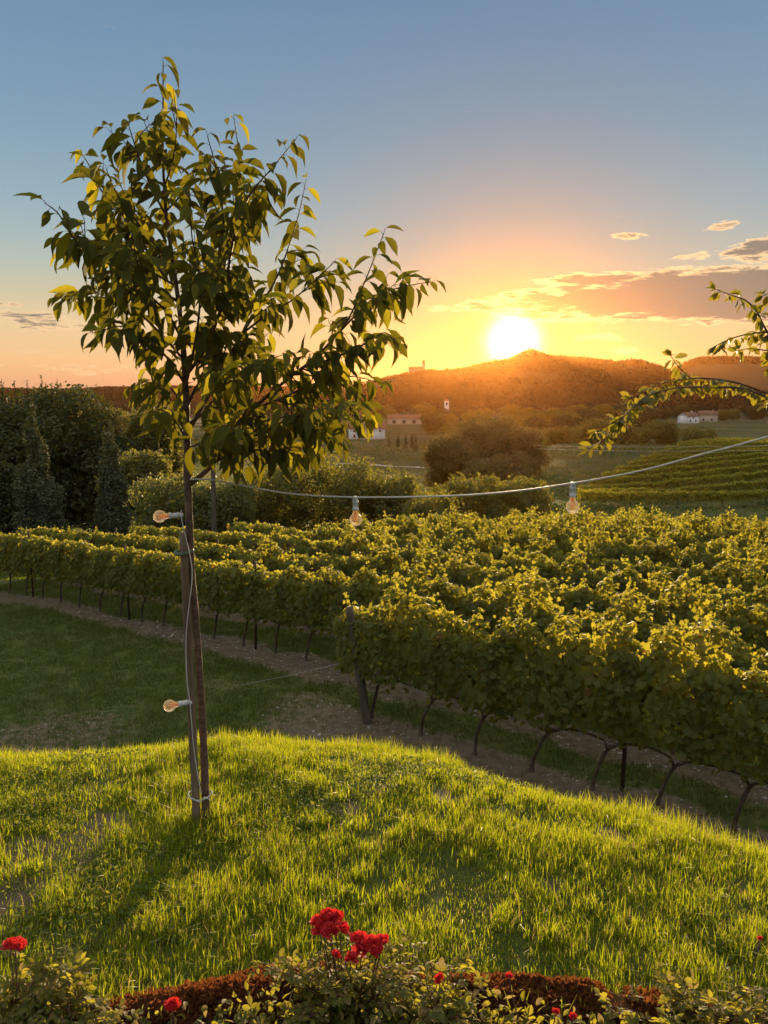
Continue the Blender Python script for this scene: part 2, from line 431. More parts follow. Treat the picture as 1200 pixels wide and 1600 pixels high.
def leaf_template(rows, droop=0.25, fold=0.35, wave=0.0):
    """blade with a folded midrib; rows of (position, half width)"""
    v = [(0, 0, 0)]; t = []; q = []
    for (y, hw) in rows:
        zz = -droop * y * y
        v += [(-hw, y, zz + fold * hw + wave * math.sin(y * 9)), (0, y, zz), (hw, y, zz + fold * hw - wave * math.sin(y * 9 + 1))]
    v.append((0, 1.0, -droop))
    t += [(0, 2, 1), (0, 3, 2)]
    for i in range(len(rows) - 1):
        a = 1 + i * 3
        q += [(a, a + 1, a + 4, a + 3), (a + 1, a + 2, a + 5, a + 4)]
    a = 1 + (len(rows) - 1) * 3; e = len(v) - 1
    t += [(a, a + 1, e), (a + 1, a + 2, e)]
    return np.array(v, float), np.array(t), np.array(q)

def fan_template(pts, z=0.0, cz=0.06):
    v = [(0, 0.35, cz)] + [(x, y, z + 0.05 * math.sin(7 * x + 5 * y)) for x, y in pts]
    n = len(pts)
    return np.array(v, float), np.array([(0, 1 + (i + 1) % n, 1 + i) for i in range(n)]), np.zeros((0, 4), int)

T_CHERRY = leaf_template([(0.10, 0.07), (0.28, 0.19), (0.50, 0.235), (0.72, 0.17), (0.88, 0.07)], 0.30, 0.55, 0.012)
T_CHERRY2 = leaf_template([(0.10, 0.06), (0.28, 0.17), (0.50, 0.20), (0.72, 0.14), (0.88, 0.055)], 0.55, 0.75, -0.015)
T_OVAL = leaf_template([(0.15, 0.14), (0.45, 0.27), (0.78, 0.20)], 0.15, 0.35)
T_GRAPE = fan_template([(0.06, -0.05), (0.38, -0.16), (0.52, 0.22), (0.34, 0.40), (0.40, 0.72), (0.12, 0.72), (0, 1.0), (-0.12, 0.72), (-0.40, 0.72), (-0.34, 0.40), (-0.52, 0.22), (-0.38, -0.16)])
T_CLUMP = (np.array([(0, 0, 0), (0.42, 0.35, 0.10), (0.10, 1.0, -0.12), (-0.38, 0.55, 0.06)], float), np.array([(0, 1, 2), (0, 2, 3)]), np.zeros((0, 4), int))
T_PETAL = leaf_template([(0.2, 0.22), (0.55, 0.42), (0.88, 0.36)], -0.30, -0.25)

def hash2(ix, iy, seed):
    h = (ix * 374761393 + iy * 668265263 + seed * 974634777).astype(np.int64) & 0xFFFFFFFF
    h = ((h ^ (h >> 13)) * 1274126177) & 0xFFFFFFFF
    return ((h ^ (h >> 16)) & 0xFFFF) / 65535.0

def vnoise(x, y, seed=0):
    x = np.asarray(x, float); y = np.asarray(y, float)
    ix = np.floor(x).astype(np.int64); iy = np.floor(y).astype(np.int64)
    fx = x - ix; fy = y - iy
    fx = fx * fx * (3 - 2 * fx); fy = fy * fy * (3 - 2 * fy)
    a = hash2(ix, iy, seed); b = hash2(ix + 1, iy, seed); c = hash2(ix, iy + 1, seed); d = hash2(ix + 1, iy + 1, seed)
    return (a * (1 - fx) + b * fx) * (1 - fy) + (c * (1 - fx) + d * fx) * fy

def fbm(x, y, seed=0, oct=4):
    s = 0; a = 0.5; n = 0
    for k in range(oct):
        s = s + a * vnoise(np.asarray(x) * 2 ** k, np.asarray(y) * 2 ** k, seed + k); n += a; a *= 0.5
    return s / n

def sstep(x, a, b):
    t = np.clip((np.asarray(x, float) - a) / (b - a), 0, 1)
    return t * t * (3 - 2 * t)

def rand_dirs(n, zbias=0.0):
    d = rng.standard_normal((n, 3)); d[:, 2] += zbias
    return unit(d)

# ------------------------------------------------------------------ terrain
EX = np.array([-9, -2.5, -1.1, -0.17, 0.78, 1.47, 2.05, 3.5, 6, 9])
EY = np.array([3.8, 4.93, 5.22, 5.10, 4.56, 3.99, 3.52, 2.55, 1.0, -0.7])
RIDGE_PX = [(-900, 600), (-300, 600), (0, 606), (60, 607), (100, 609), (160, 604), (215, 604), (260, 602), (400, 604), (500, 604), (550, 602), (575, 597), (600, 590), (640, 581), (662, 577), (690, 580), (705, 578), (730, 575),
            (760, 568), (800, 560), (815, 553), (830, 547), (845, 553), (862, 557), (900, 559), (945, 564), (965, 567), (990, 562), (1010, 567), (1035, 574), (1055, 583), (1080, 592), (1200, 612), (1500, 612)]
RIDGE2_PX = [(1000, 612), (1030, 590), (1055, 577), (1075, 564), (1095, 558), (1130, 557), (1200, 558), (1400, 566), (2200, 590)]
def prof(pts):
    ae = np.array([azel(x, y) for x, y in pts])
    return ae[:, 0], ae[:, 1]
R1A, R1E = prof(RIDGE_PX); R2A, R2E = prof(RIDGE2_PX)

_ex = np.linspace(-9, 9, 721); _ey = np.interp(_ex, EX, EY); _kw = np.exp(-0.5 * (np.arange(-30, 31) / 13.0) ** 2); _kw /= _kw.sum()
_ey = np.convolve(np.pad(_ey, 30, 'edge'), _kw, 'valid')
def lawn_edge(x):
    return np.interp(x, _ex, _ey)

def H(x, y):
    x = np.asarray(x, float); y = np.asarray(y, float)
    r = np.hypot(x, y); azm = np.degrees(np.arctan2(x, y))
    s = 0.6 * x + 0.8 * y; t = 0.8 * x - 0.6 * y
    near = -3.02 - 0.055 * np.maximum(0, s - 9.5) - 0.042 * np.maximum(0, -t - 8)
    near = near + (fbm(x * 0.5, y * 0.5, 3) - 0.5) * 0.16
    lr = np.log(np.maximum(r, 1.0))
    left = np.interp(lr, np.log([1, 24, 34, 60, 150, 300, 700, 3500]), [-4.0, -4.2, -5.6, -8.5, -15, -19.5, -21, -21])
    right = np.interp(lr, np.log([1, 24, 40, 60, 80, 90, 135, 150, 230, 400, 700, 3500]), [-4.2, -4.3, -5.6, -7.6, -9.4, -10.0, -7.8, -7.9, -14, -19, -21, -21])
    far = left + (right - left) * sstep(azm, 7, 13)
    far = far + (fbm(x * 0.02, y * 0.02, 5) - 0.5) * np.clip(r / 60, 0, 3)
    g = near + (far - near) * sstep(r, 25, 38)
    # hills
    e1 = np.interp(azm, R1A, R1E); e2 = np.interp(azm, R2A, R2E)
    rr1 = 1300.0; far_left = sstep(azm, -1.5, -5)
    rr1 = 1300.0 + 1100 * far_left
    top1 = np.tan(np.radians(e1)) * rr1 + 2.3 - 6.0
    width = 560 + 200 * far_left
    b1 = np.clip(1 - ((r - rr1) / width) ** 2, 0, 1) ** 1.2
    h1 = -21 + (top1 + 21) * b1
    top2 = np.tan(np.radians(e2)) * 2000 + 2.3 - 6.0
    b2 = np.clip(1 - ((r - 2000) / 600) ** 2, 0, 1) ** 1.2
    h2 = -21 + (top2 + 21) * b2
    rim = -21 + 34 * np.clip(1 - ((r - 3000) / 500) ** 2, 0, 1)
    rough = (fbm(x * 0.008, y * 0.008, 9) - 0.5) * 9 * sstep(r, 700, 1000) * np.clip(1 - np.maximum(b1, b2) ** 3, 0.0, 1)
    hills = np.maximum(np.maximum(h1, h2), rim) + rough
    g = np.where(r > 500, np.maximum(g, hills), g)
    # lawn mound in front
    bumps = (fbm(x * 1.3, y * 1.3, 21) - 0.5) * 0.028
    e = (y - lawn_edge(x)) / 0.22
    drop = 0.68 * 0.22 * np.where(e > 20, e, np.log1p(np.exp(np.minimum(e, 20))))
    lawn = bumps + (3.83 - np.clip(y, 1.5, 9)) * 0.075 - drop - 0.06 * sstep(y, 2.45, 2.25)
    k = 0.25
    d = np.clip(0.5 + 0.5 * (lawn - g) / k, 0, 1)
    near_h = g * (1 - d) + lawn * d + k * d * (1 - d)
    return np.where(r < 20, near_h, g)

def Hs(x, y):
    return float(H(np.array([x]), np.array([y]))[0])

ROW_S = [9.45] + [11.35 + 2.05 * k for k in range(11)]
dryc = [(at_z(80, 1150, -3.05), 1.6), (at_z(470, 1108, -3.05), 1.0), (at_z(20, 1165, -3.05), 1.2)]
bare = [(at_z(50, 1360, 0)[:2], 0.42), (at_z(110, 1330, 0)[:2], 0.30), (at_z(860, 1395, 0)[:2], 0.10), (at_z(0, 1440, 0)[:2], 0.25), (at_z(540, 1260, 0)[:2], 0.12), (at_z(960, 1300, 0)[:2], 0.16), (at_z(700, 1235, 0)[:2], 0.12), (at_z(160, 1290, 0)[:2], 0.22)]

def soil_mask(x, y):
    s = 0.6 * x + 0.8 * y; t = 0.8 * x - 0.6 * y
    m = np.zeros_like(s)
    wv = (fbm(x * 0.7, y * 0.7, 31) - 0.5) * 0.9
    for k, s0 in enumerate(ROW_S):
        lo, hi = (s0 - 1.35, s0 + 0.35) if k == 0 else ((s0 - 0.85, s0 + 0.15) if k == 1 else (s0 - 0.4, s0 + 0.4))
        b = sstep(s + wv, lo - 0.25, lo + 0.25) * (1 - sstep(s + wv, hi - 0.2, hi + 0.25))
        if k == 0: b = b * sstep(t, -9.5, -7.6)
        m = np.maximum(m, b * (1 - sstep(np.hypot(x, y), 24, 30)))
    for c, rad in dryc:
        m = np.maximum(m, 0.58 * (1 - sstep(np.hypot(x - c[0], (y - c[1]) * 0.8), rad * 0.4, rad)))
    for c, rad in bare:
        m = np.maximum(m, 0.85 * (1 - sstep(np.hypot(x - c[0], y - c[1]), rad * 0.5, rad)))
    return m

def terrain():
    a = np.concatenate([np.arange(-180, -36, 3.0), np.arange(-36, 36, 0.13), np.arange(36, 180, 3.0)])
    rad = np.concatenate([[0.02], np.exp(np.linspace(math.log(0.4), math.log(3350), 640))])
    A, RR = np.meshgrid(np.radians(a), rad)
    X = RR * np.sin(A); Y = RR * np.cos(A); Z = H(X, Y)
    n, k = X.shape
    V = np.stack([X, Y, Z], -1).reshape(-1, 3)
    i, j = np.meshgrid(np.arange(n - 1), np.arange(k), indexing='ij')
    q = np.stack([i * k + j, i * k + (j + 1) % k, (i + 1) * k + (j + 1) % k, (i + 1) * k + j], -1).reshape(-1, 4)[:, ::-1]
    me = Geo().add(V, None, q).mesh('ground')
    x, y = V[:, 0], V[:, 1]; r = np.hypot(x, y)
    zone = np.zeros((len(V), 4), dtype=np.float32); zone[:, 3] = 1
    zone[:, 0] = soil_mask(x, y)
    zone[:, 1] = sstep(r, 60, 120)
    zone[:, 2] = sstep(r, 620, 800)
    at = me.color_attributes.new('zone', 'FLOAT_COLOR', 'POINT')
    at.data.foreach_set('color', zone.ravel())
    return kind(link('ground', me, M['ground']), 'structure')
terrain()
ORD = ['first', 'second', 'third', 'fourth', 'fifth', 'sixth', 'seventh', 'eighth', 'ninth', 'tenth', 'eleventh', 'twelfth', 'thirteenth', 'fourteenth', 'fifteenth', 'sixteenth', 'seventeenth', 'eighteenth', 'nineteenth', 'twentieth']
TENS = {20: 'twenty', 30: 'thirty', 40: 'forty', 50: 'fifty', 60: 'sixty', 70: 'seventy', 80: 'eighty', 90: 'ninety'}
def ordinal(i):
    """i counts from 0"""
    n = i + 1
    if n <= 20: return ORD[i]
    t, u = n // 10 * 10, n % 10
    return (TENS[t][:-1] + 'ieth') if u == 0 else TENS[t] + '-' + ORD[u - 1]

# ------------------------------------------------------------------ cherry tree with its stake
TY = 3.83
tree_base = at_y(322, 1286, TY); tree_base[2] = Hs(tree_base[0], tree_base[1])
def px_line(pts, y0, y1, z0=None):
    ys = np.linspace(y0, y1, len(pts))
    return np.array([at_y(p[0], p[1], yy) for p, yy in zip(pts, ys)])

def build_cherry():
    root = thing('cherry_tree', 'young slender cherry tree with drooping leaves, tied to a stake on the sunny lawn', 'tree', tree_base)
    org = tree_base
    g = Geo()
    trunk_px = [(322, 1292), (318, 1190), (313, 1090), (306, 975), (300, 890), (297, 810), (293, 730), (291, 670), (288, 600), (284, 520), (274, 430), (262, 340), (256, 260), (254, 180), (253, 94)]
    tp = px_line(trunk_px, TY, TY + 0.05)
    tp[:, 1] += 0.02 * np.sin(np.arange(len(tp)))
    cur = spline(tp, 90)
    rad = np.interp(np.linspace(0, 1, 90), [0, 0.02, 0.1, 0.45, 0.55, 0.75, 1.0], [0.028, 0.022, 0.019, 0.019, 0.0165, 0.009, 0.0022])
    tube(g, cur - org, rad, 12, True, 0.05)
    obj('trunk', g, M['cherry_bark'], root)
    # branches: picture course from the trunk outwards, depth of the tip against the trunk, base radius
    B = [([(264, 345), (240, 300), (219, 250), (208, 218), (201, 196)], -0.25, 0.006),
         ([(256, 430), (225, 385), (198, 345), (160, 300), (140, 260), (127, 238)], 0.30, 0.008),
         ([(278, 470), (250, 458), (205, 435), (168, 408), (120, 378), (92, 335), (70, 317)], -0.45, 0.009),
         ([(285, 560), (250, 520), (205, 480), (170, 466), (125, 464), (92, 466)], 0.35, 0.007),
         ([(289, 600), (262, 560), (225, 525), (190, 510), (146, 520)], -0.40, 0.007),
         ([(289, 645), (270, 610), (245, 598), (222, 612)], 0.3, 0.006),
         ([(288, 590), (320, 545), (345, 480), (352, 410), (364, 335), (374, 260), (366, 186)], 0.25, 0.010),
         ([(352, 400), (348, 330), (338, 265), (324, 212)], -0.2, 0.006),
         ([(330, 525), (352, 460), (362, 387), (386, 312), (426, 262), (462, 218)], -0.35, 0.009),
         ([(292, 680), (330, 610), (370, 535), (405, 480), (434, 430), (462, 352), (478, 284)], 0.40, 0.010),
         ([(380, 520), (420, 490), (455, 470), (490, 440), (522, 410)], -0.3, 0.006),
         ([(297, 757), (330, 728), (356, 690), (395, 640), (440, 600), (496, 555), (540, 505), (566, 450), (600, 364)], -0.15, 0.013),
         ([(520, 530), (560, 488), (590, 462), (630, 448), (676, 440)], 0.3, 0.006),
         ([(470, 575), (520, 560), (565, 540), (600, 520), (618, 535)], -0.35, 0.006),
         ([(395, 640), (440, 622), (490, 600), (545, 588), (602, 600)], 0.35, 0.007),
         ([(356, 690), (400, 680), (450, 655), (500, 640), (560, 632)], -0.5, 0.007),
         ([(400, 660), (450, 652), (495, 668), (530, 690)], -0.25, 0.005),
         ([(430, 625), (480, 640), (530, 655), (575, 650)], 0.25, 0.005),
         ([(365, 700), (400, 690), (440, 690), (490, 700)], 0.3, 0.005),
         ([(470, 575), (510, 590), (550, 612), (580, 640)], 0.1, 0.005),
         ([(335, 722), (365, 708), (405, 703), (445, 700), (470, 712)], -0.2, 0.008),
         ([(291, 665), (325, 640), (365, 600), (400, 570), (440, 555)], -0.55, 0.008),
         ([(288, 610), (300, 560), (310, 500), (312, 440), (300, 370), (295, 300)], -0.5, 0.008),
         ([(284, 530), (262, 490), (230, 455), (215, 410), (205, 360)], -0.55, 0.007),
         ([(290, 640), (310, 600), (340, 570), (380, 560), (420, 520)], 0.55, 0.008),
         ([(280, 480), (300, 430), (320, 390), (330, 330)], 0.45, 0.006),
         ([(292, 690), (275, 660), (250, 640), (235, 650)], -0.35, 0.005),
         ([(293, 700), (320, 690), (345, 672), (370, 668)], -0.55, 0.005),
         ([(258, 290), (272, 240), (276, 190), (272, 150)], -0.12, 0.004),
         ([(270, 420), (240, 400), (205, 395), (180, 370)], 0.55, 0.005),
         ([(260, 405), (218, 352), (184, 305), (166, 264)], -0.1, 0.006),
         ([(272, 445), (228, 420), (172, 392), (132, 388), (98, 402)], 0.15, 0.006),
         ([(260, 330), (285, 302), (308, 272), (316, 248)], 0.2, 0.0045),
         ([(256, 262), (240, 226), (226, 192)], 0.1, 0.004)]
    P = []; Y = []; N = []; S = []
    pet = Geo()
    def leaf(p, out, size):
        d = unit(out + np.array([0, 0, -0.8]) + rng.normal(0, 0.25, 3))
        stalk = p + unit(out + np.array([0, 0, 0.25])) * 0.022
        n = unit(np.array([rng.normal(0, 0.5), rng.normal(-0.1, 0.5), 1.0]) - 0.4 * d)
        P.append(stalk); Y.append(d); N.append(n); S.append(size)
        tube(pet, [p, (p + stalk) / 2 + [0, 0, 0.003], stalk], 0.0011, 3, False)
    def shoot(cur, f0, step, size):
        """alternate drooping leaves along a shoot"""
        seglen = np.concatenate([[0], np.cumsum(np.linalg.norm(np.diff(cur, axis=0), axis=1))])
        L = seglen[-1]; pos = L * f0; k = 0; ph = rng.uniform(0, 6.28)
        while pos < L:
            p = np.array([np.interp(pos, seglen, cur[:, c]) for c in range(3)])
            p2 = np.array([np.interp(min(pos + 0.02, L), seglen, cur[:, c]) for c in range(3)])
            tan = unit(p2 - p + 1e-6)
            side = unit(np.cross(tan, [0.1, 0.2, 1])); up = np.cross(side, tan)
            a = ph + k * 2.4
            leaf(p, unit(math.cos(a) * side + math.sin(a) * up * 0.7 + tan * 0.45), size * rng.uniform(0.58, 1.15) * (1.0 if pos < L * 0.85 else 0.75))
            pos += step * rng.uniform(0.7, 1.35); k += 1
        leaf(cur[-1], unit(cur[-1] - cur[-2]), size * 0.6)
    shoot(cur[52:], 0.10, 0.027, 0.140)
    for (pp, dy, r0) in B:
        y0 = TY + 0.02
        f = np.linspace(0, 1, len(pp)); b = np.array([at_y(p[0], p[1], y0 + dy * q ** 1.2) for p, q in zip(pp, f)])
        c = spline(b, 40)
        g = Geo(); tube(g, c - org, np.linspace(r0, 0.0018, 40), 8, True)
        obj('branch', g, M['twig'], root)
        shoot(c, 0.17, 0.027, 0.142)
        L = np.linalg.norm(np.diff(c, axis=0), axis=1).sum()
        tg = Geo()
        n_tw = int(L * (9.0 if r0 > 0.0055 else 4.0))
        for k in range(n_tw):
            i = int(40 * rng.uniform(0.22, 0.74))
            d = unit(rand_dirs(1, 0.15)[0] * np.array([0.65, 1.1, 0.6]) + 0.5 * unit(c[min(i + 3, 39)] - c[i]))
            ln = rng.uniform(0.07, 0.17)
            tw = np.array([c[i], c[i] + d * ln * 0.5 + [0, 0, 0.008], c[i] + d * ln - [0, 0, 0.01]])
            tube(pet, spline(tw, 6), np.linspace(0.0028, 0.0014, 6), 4, False)
            shoot(spline(tw, 10), 0.25, 0.030, 0.135)
    lg = Geo(); n = len(P); half = rng.random(n) < 0.5
    P, Y, N, S = map(np.array, (P, Y, N, S))
    place(lg, T_CHERRY, P[half] - org, Y[half], N[half], S[half])
    place(lg, T_CHERRY2, P[~half] - org, Y[~half], N[~half], S[~half])
    fo = obj('foliage', lg, M['cherry_leaf'], root)
    pg = Geo(); pg.v = [v - org.astype(np.float32) for v in pet.v]; pg.t = pet.t; pg.q = pet.q; pg.nv = pet.nv
    obj('twigs', pg, M['twig'], root)
    print('cherry leaves', n)
    return root
build_cherry()

def build_stake():
    b = at_y(308, 1290, TY - 0.03); b[2] = Hs(b[0], b[1]) - 0.05
    top = at_y(286, 832, TY - 0.035)
    root = thing('tree_stake', 'weathered round wooden stake beside the young tree trunk', 'stake', b)
    g = Geo(); c = np.linspace(b, top, 24) - b
    c[1:-1, 0] += rng.normal(0, 0.0015, 22)
    tube(g, c, np.linspace(0.022, 0.0195, 24), 14, True, 0.04)
    obj('post', g, M['stake_wood'], root)
    # green band near the top
    for (py, pxs, mname, nm, hh) in ((862, 287, 'tie', 'rubber_tie', 0.010),):
        q = at_y(pxs, py, TY - 0.02); ring = Geo()
        a = np.linspace(0, 2 * math.pi, 25)
        pts = np.stack([q[0] + 0.042 * np.cos(a), q[1] + 0.042 * np.sin(a), q[2] + 0.006 * np.sin(a + 1)], -1)
        tube(ring, pts - b, hh, 6, False)
        obj(nm, ring, M[mname], root)
    return root
build_stake()
# white rope round trunk and stake near the ground
q = at_y(313, 1241, TY - 0.02)
g = Geo(); a = np.linspace(0, 2 * math.pi, 33)
pts = np.stack([0.062 * np.cos(a), 0.05 * np.sin(a), 0.008 * np.cos(a * 2)], -1)
tube(g, pts, 0.004, 6, False)
tube(g, [(0.02, -0.05, 0.0), (0.035, -0.056, 0.014), (0.05, -0.05, 0.004), (0.065, -0.05, -0.006)], 0.003, 5)
tube(g, [(0.02, -0.05, 0.0), (0.01, -0.057, -0.014), (-0.015, -0.052, -0.004), (-0.03, -0.05, 0.006)], 0.003, 5)
rope = tag(obj('rope_tie', g, M['rope'], None, q), 'white cord knotted round the tree trunk and stake near the grass', 'cord')

# ------------------------------------------------------------------ string lights
def bulb(label, loc, axis, roll=0.0):
    """axis: direction from socket to glass"""
    root = thing('light_bulb', label, 'light bulb', loc, 0, 'bulbs of the string lights')
    root.rotation_euler = Vector(axis).to_track_quat('Z', 'Y').to_euler()
    g = Geo(); lathe(g, [(0.0, -0.004), (0.010, -0.004), (0.012, 0.0), (0.0125, 0.012), (0.0155, 0.014), (0.0155, 0.020), (0.0138, 0.022), (0.0135, 0.047), (0.0155, 0.049), (0.0155, 0.056), (0.0128, 0.058), (0.0, 0.058)], 20)
    box(g, -0.020, 0.020, -0.006, 0.006, -0.010, 0.004)
    obj('socket', g, M['socket'], root)
    pr = [(0.0128, 0.056), (0.0132, 0.066), (0.0158, 0.074)]
    cz, rr = 0.104, 0.031
    for a in np.linspace(-58, 90, 16):
        pr.append((rr * math.cos(R(a)) if a < 90 else 0.0, cz + rr * math.sin(R(a))))
    g = Geo(); lathe(g, pr, 28); gl = obj('glass', g, M['glass'], root)
    g = Geo()
    for k in range(4):
        a = k * math.pi / 2 + 0.4
        tube(g, [(0.005 * math.cos(a), 0.005 * math.sin(a), 0.068), (0.011 * math.cos(a), 0.011 * math.sin(a), 0.112)], 0.0017, 6)
    tube(g, [(0, 0, 0.058), (0, 0, 0.075)], 0.004, 8)
    obj('filament', g, M['filament'], root)
    return root
bulb('clear hanging bulb nearest the middle of the photo, left of the other hanging bulb', at_y(555, 779, 3.70), (0.02, 0, -1))
bulb('clear hanging bulb on the right stretch of the light string, below the plum twigs', at_y(895, 757, 3.50), (0.03, 0, -1))
bulb('clear bulb pointing left from the upper tree trunk, level with the vine tops', at_y(283, 805, TY - 0.05), (-0.97, -0.18, -0.03))
bulb('clear bulb pointing left low on the tree trunk, above the sunny lawn', at_y(297, 1097, TY - 0.05), (-0.97, -0.22, -0.10))
ends = [((297, 749), TY - 0.02), ((320, 749), TY - 0.04), ((345, 752), TY - 0.04), ((450, 771), 3.76), ((555, 777), 3.70), ((700, 775), 3.60), ((800, 768), 3.55), ((895, 755), 3.50), ((1000, 736), 3.44), ((1100, 709), 3.38), ((1200, 682), 3.33)]
pts = [at_y(p[0], p[1], y) for p, y in ends]
PLUM = np.array([3.05, 3.30, 0.0]); PLUM[2] = Hs(PLUM[0], PLUM[1])
pts.append(np.array([PLUM[0] - 0.02, PLUM[1] - 0.05, pts[-1][2] + 0.42]))
o0 = pts[0]
root = thing('string_light_cable', 'pale grey light string cable strung from the young tree off to the right', 'cable', o0)
g = Geo(); tube(g, spline(pts, 120) - o0, 0.0045, 6); obj('span', g, M['cable'], root)
down = [((283, 797), TY - 0.06), ((284, 812), TY - 0.07), ((290, 838), TY - 0.08), ((297, 870), TY - 0.075), ((300, 905), TY - 0.07), ((291, 990), TY - 0.075), ((292, 1060), TY - 0.075), ((297, 1100), TY - 0.08), ((303, 1170), TY - 0.075), ((311, 1222), TY - 0.075), ((315, 1241), TY - 0.07)]
g = Geo(); tube(g, spline([at_y(p[0], p[1], y) for p, y in down], 80) - o0, 0.0026, 6); obj('drop_cable', g, M['cable'], root)

# ------------------------------------------------------------------ plum tree at the right edge
def build_plum():
    root = thing('plum_tree', 'plum tree reaching in from the right edge with small pale leaves on arching twigs', 'tree', PLUM)
    g = Geo()
    tr = spline([PLUM, PLUM + [0.05, 0.02, 0.8], PLUM + [-0.02, 0.0, 1.8], PLUM + [0.03, 0.05, 2.9], PLUM + [0.0, 0.1, 4.0]], 40)
    tube(g, tr - PLUM, np.linspace(0.06, 0.02, 40), 12, True, 0.04)
    obj('trunk', g, M['bark'], root)
    A = lambda h: PLUM + np.array([0.0, 0.02, h])
    hb = at_y(1230, 560, 3.35)[2] - PLUM[2]
    Y0 = 3.35
    Bs = [([A(hb), at_y(1255, 600, Y0), at_y(1215, 545, Y0), at_y(1195, 512, Y0), at_y(1182, 487, Y0 - .02), at_y(1166, 470, Y0 - .05), at_y(1145, 462, Y0 - .05), at_y(1118, 452, Y0 - 0.08)], 0.0065, 1.0),
          ([A(hb + .15), at_y(1250, 500, Y0 + .1), at_y(1215, 470, Y0 + .12), at_y(1195, 475, Y0 + .12), at_y(1182, 490, Y0 + .1)], 0.005, 1.0),
          ([A(hb + .25), at_y(1245, 450, Y0 + .1), at_y(1215, 455, Y0 + .12), at_y(1192, 462, Y0 + .12)], 0.005, 1.0),
          ([A(hb + .05), at_y(1240, 535, Y0), at_y(1205, 520, Y0), at_y(1170, 522, Y0), at_y(1140, 530, Y0 - .03), at_y(1115, 542, Y0 - 0.05)], 0.0055, 1.0),
          ([A(hb - .1), at_y(1250, 570, Y0), at_y(1215, 552, Y0 + .05), at_y(1175, 545, Y0 + .05), at_y(1150, 548, Y0 + .05)], 0.005, 1.0),
          ([A(hb - .25), at_y(1250, 650, Y0), at_y(1200, 622, Y0), at_y(1160, 607, Y0), at_y(1110, 605, Y0), at_y(1060, 606, Y0 - .03), at_y(1015, 618, Y0 - .05), at_y(975, 650, Y0 - .08), at_y(945, 685, Y0 - .1), at_y(918, 702, Y0 - 0.1)], 0.007, 1.0),
          ([A(hb - .2), at_y(1250, 632, Y0 + .08), at_y(1200, 615, Y0 + .08), at_y(1150, 598, Y0 + .1), at_y(1100, 591, Y0 + .1), at_y(1065, 594, Y0 + .1), at_y(1020, 603, Y0 + .08), at_y(985, 622, Y0 + .05)], 0.006, 1.0),
          ([at_y(1080, 592, Y0 + .1), at_y(1062, 575, Y0 + .08), at_y(1048, 556, Y0 + .06)], 0.003, 1.0),
          ([at_y(1015, 618, Y0 - .05), at_y(985, 640, Y0 - .02), at_y(960, 655, Y0)], 0.003, 1.0),
          ([at_y(975, 650, Y0 - .08), at_y(945, 668, Y0 - .04), at_y(932, 676, Y0)], 0.0025, 1.0)]
    P = []; Y = []; N = []; S = []
    for pts, r0, _ in Bs:
        pts = [np.asarray(p) for p in pts]
        c = spline(pts, 46)
        g = Geo(); tube(g, c - PLUM, np.linspace(r0, 0.0015, 46), 7)
        obj('branch', g, M['twig'], root)
        seg = np.concatenate([[0], np.cumsum(np.linalg.norm(np.diff(c, axis=0), axis=1))])
        pos = seg[-1] * 0.12 if len(pts) > 4 else 0
        while pos < seg[-1]:
            p = np.array([np.interp(pos, seg, c[:, k]) for k in range(3)])
            for _k in range(rng.integers(2, 5)):
                d = unit(rng.normal(0, 1, 3) * [0.8, 0.8, 0.5] + [0, 0, -0.75])
                sz = rng.uniform(0.030, 0.058)
                P.append(p + d * 0.008); Y.append(d); N.append(unit(rng.normal(0, 0.7, 3) + [0, -0.3, 0.8])); S.append(sz)
            pos += rng.uniform(0.018, 0.036)
        for _k in range(4):
            P.append(c[-1]); Y.append(unit(unit(c[-1] - c[-3]) + rng.normal(0, 0.6, 3))); N.append(unit(rng.normal(0, 0.6, 3) + [0, 0, 0.8])); S.append(rng.uniform(0.035, 0.055))
    g = Geo(); place(g, T_OVAL, np.array(P) - PLUM, np.array(Y), np.array(N), np.array(S))
    obj('foliage', g, M['plum_leaf'], root)
    # the rest of the crown, outside the frame
    n = 2600
    c = PLUM + np.array([1.3, 0.6, 3.3]); d = rand_dirs(n); pp = c + d * (rng.random(n) ** 0.4)[:, None] * [0.95, 1.0, 0.9]
    g = Geo(); place(g, T_OVAL, pp - PLUM, rand_dirs(n, -0.5), rand_dirs(n, 0.6), rng.uniform(0.04, 0.06, n))
    obj('crown', g, M['plum_leaf'], root)
build_plum()

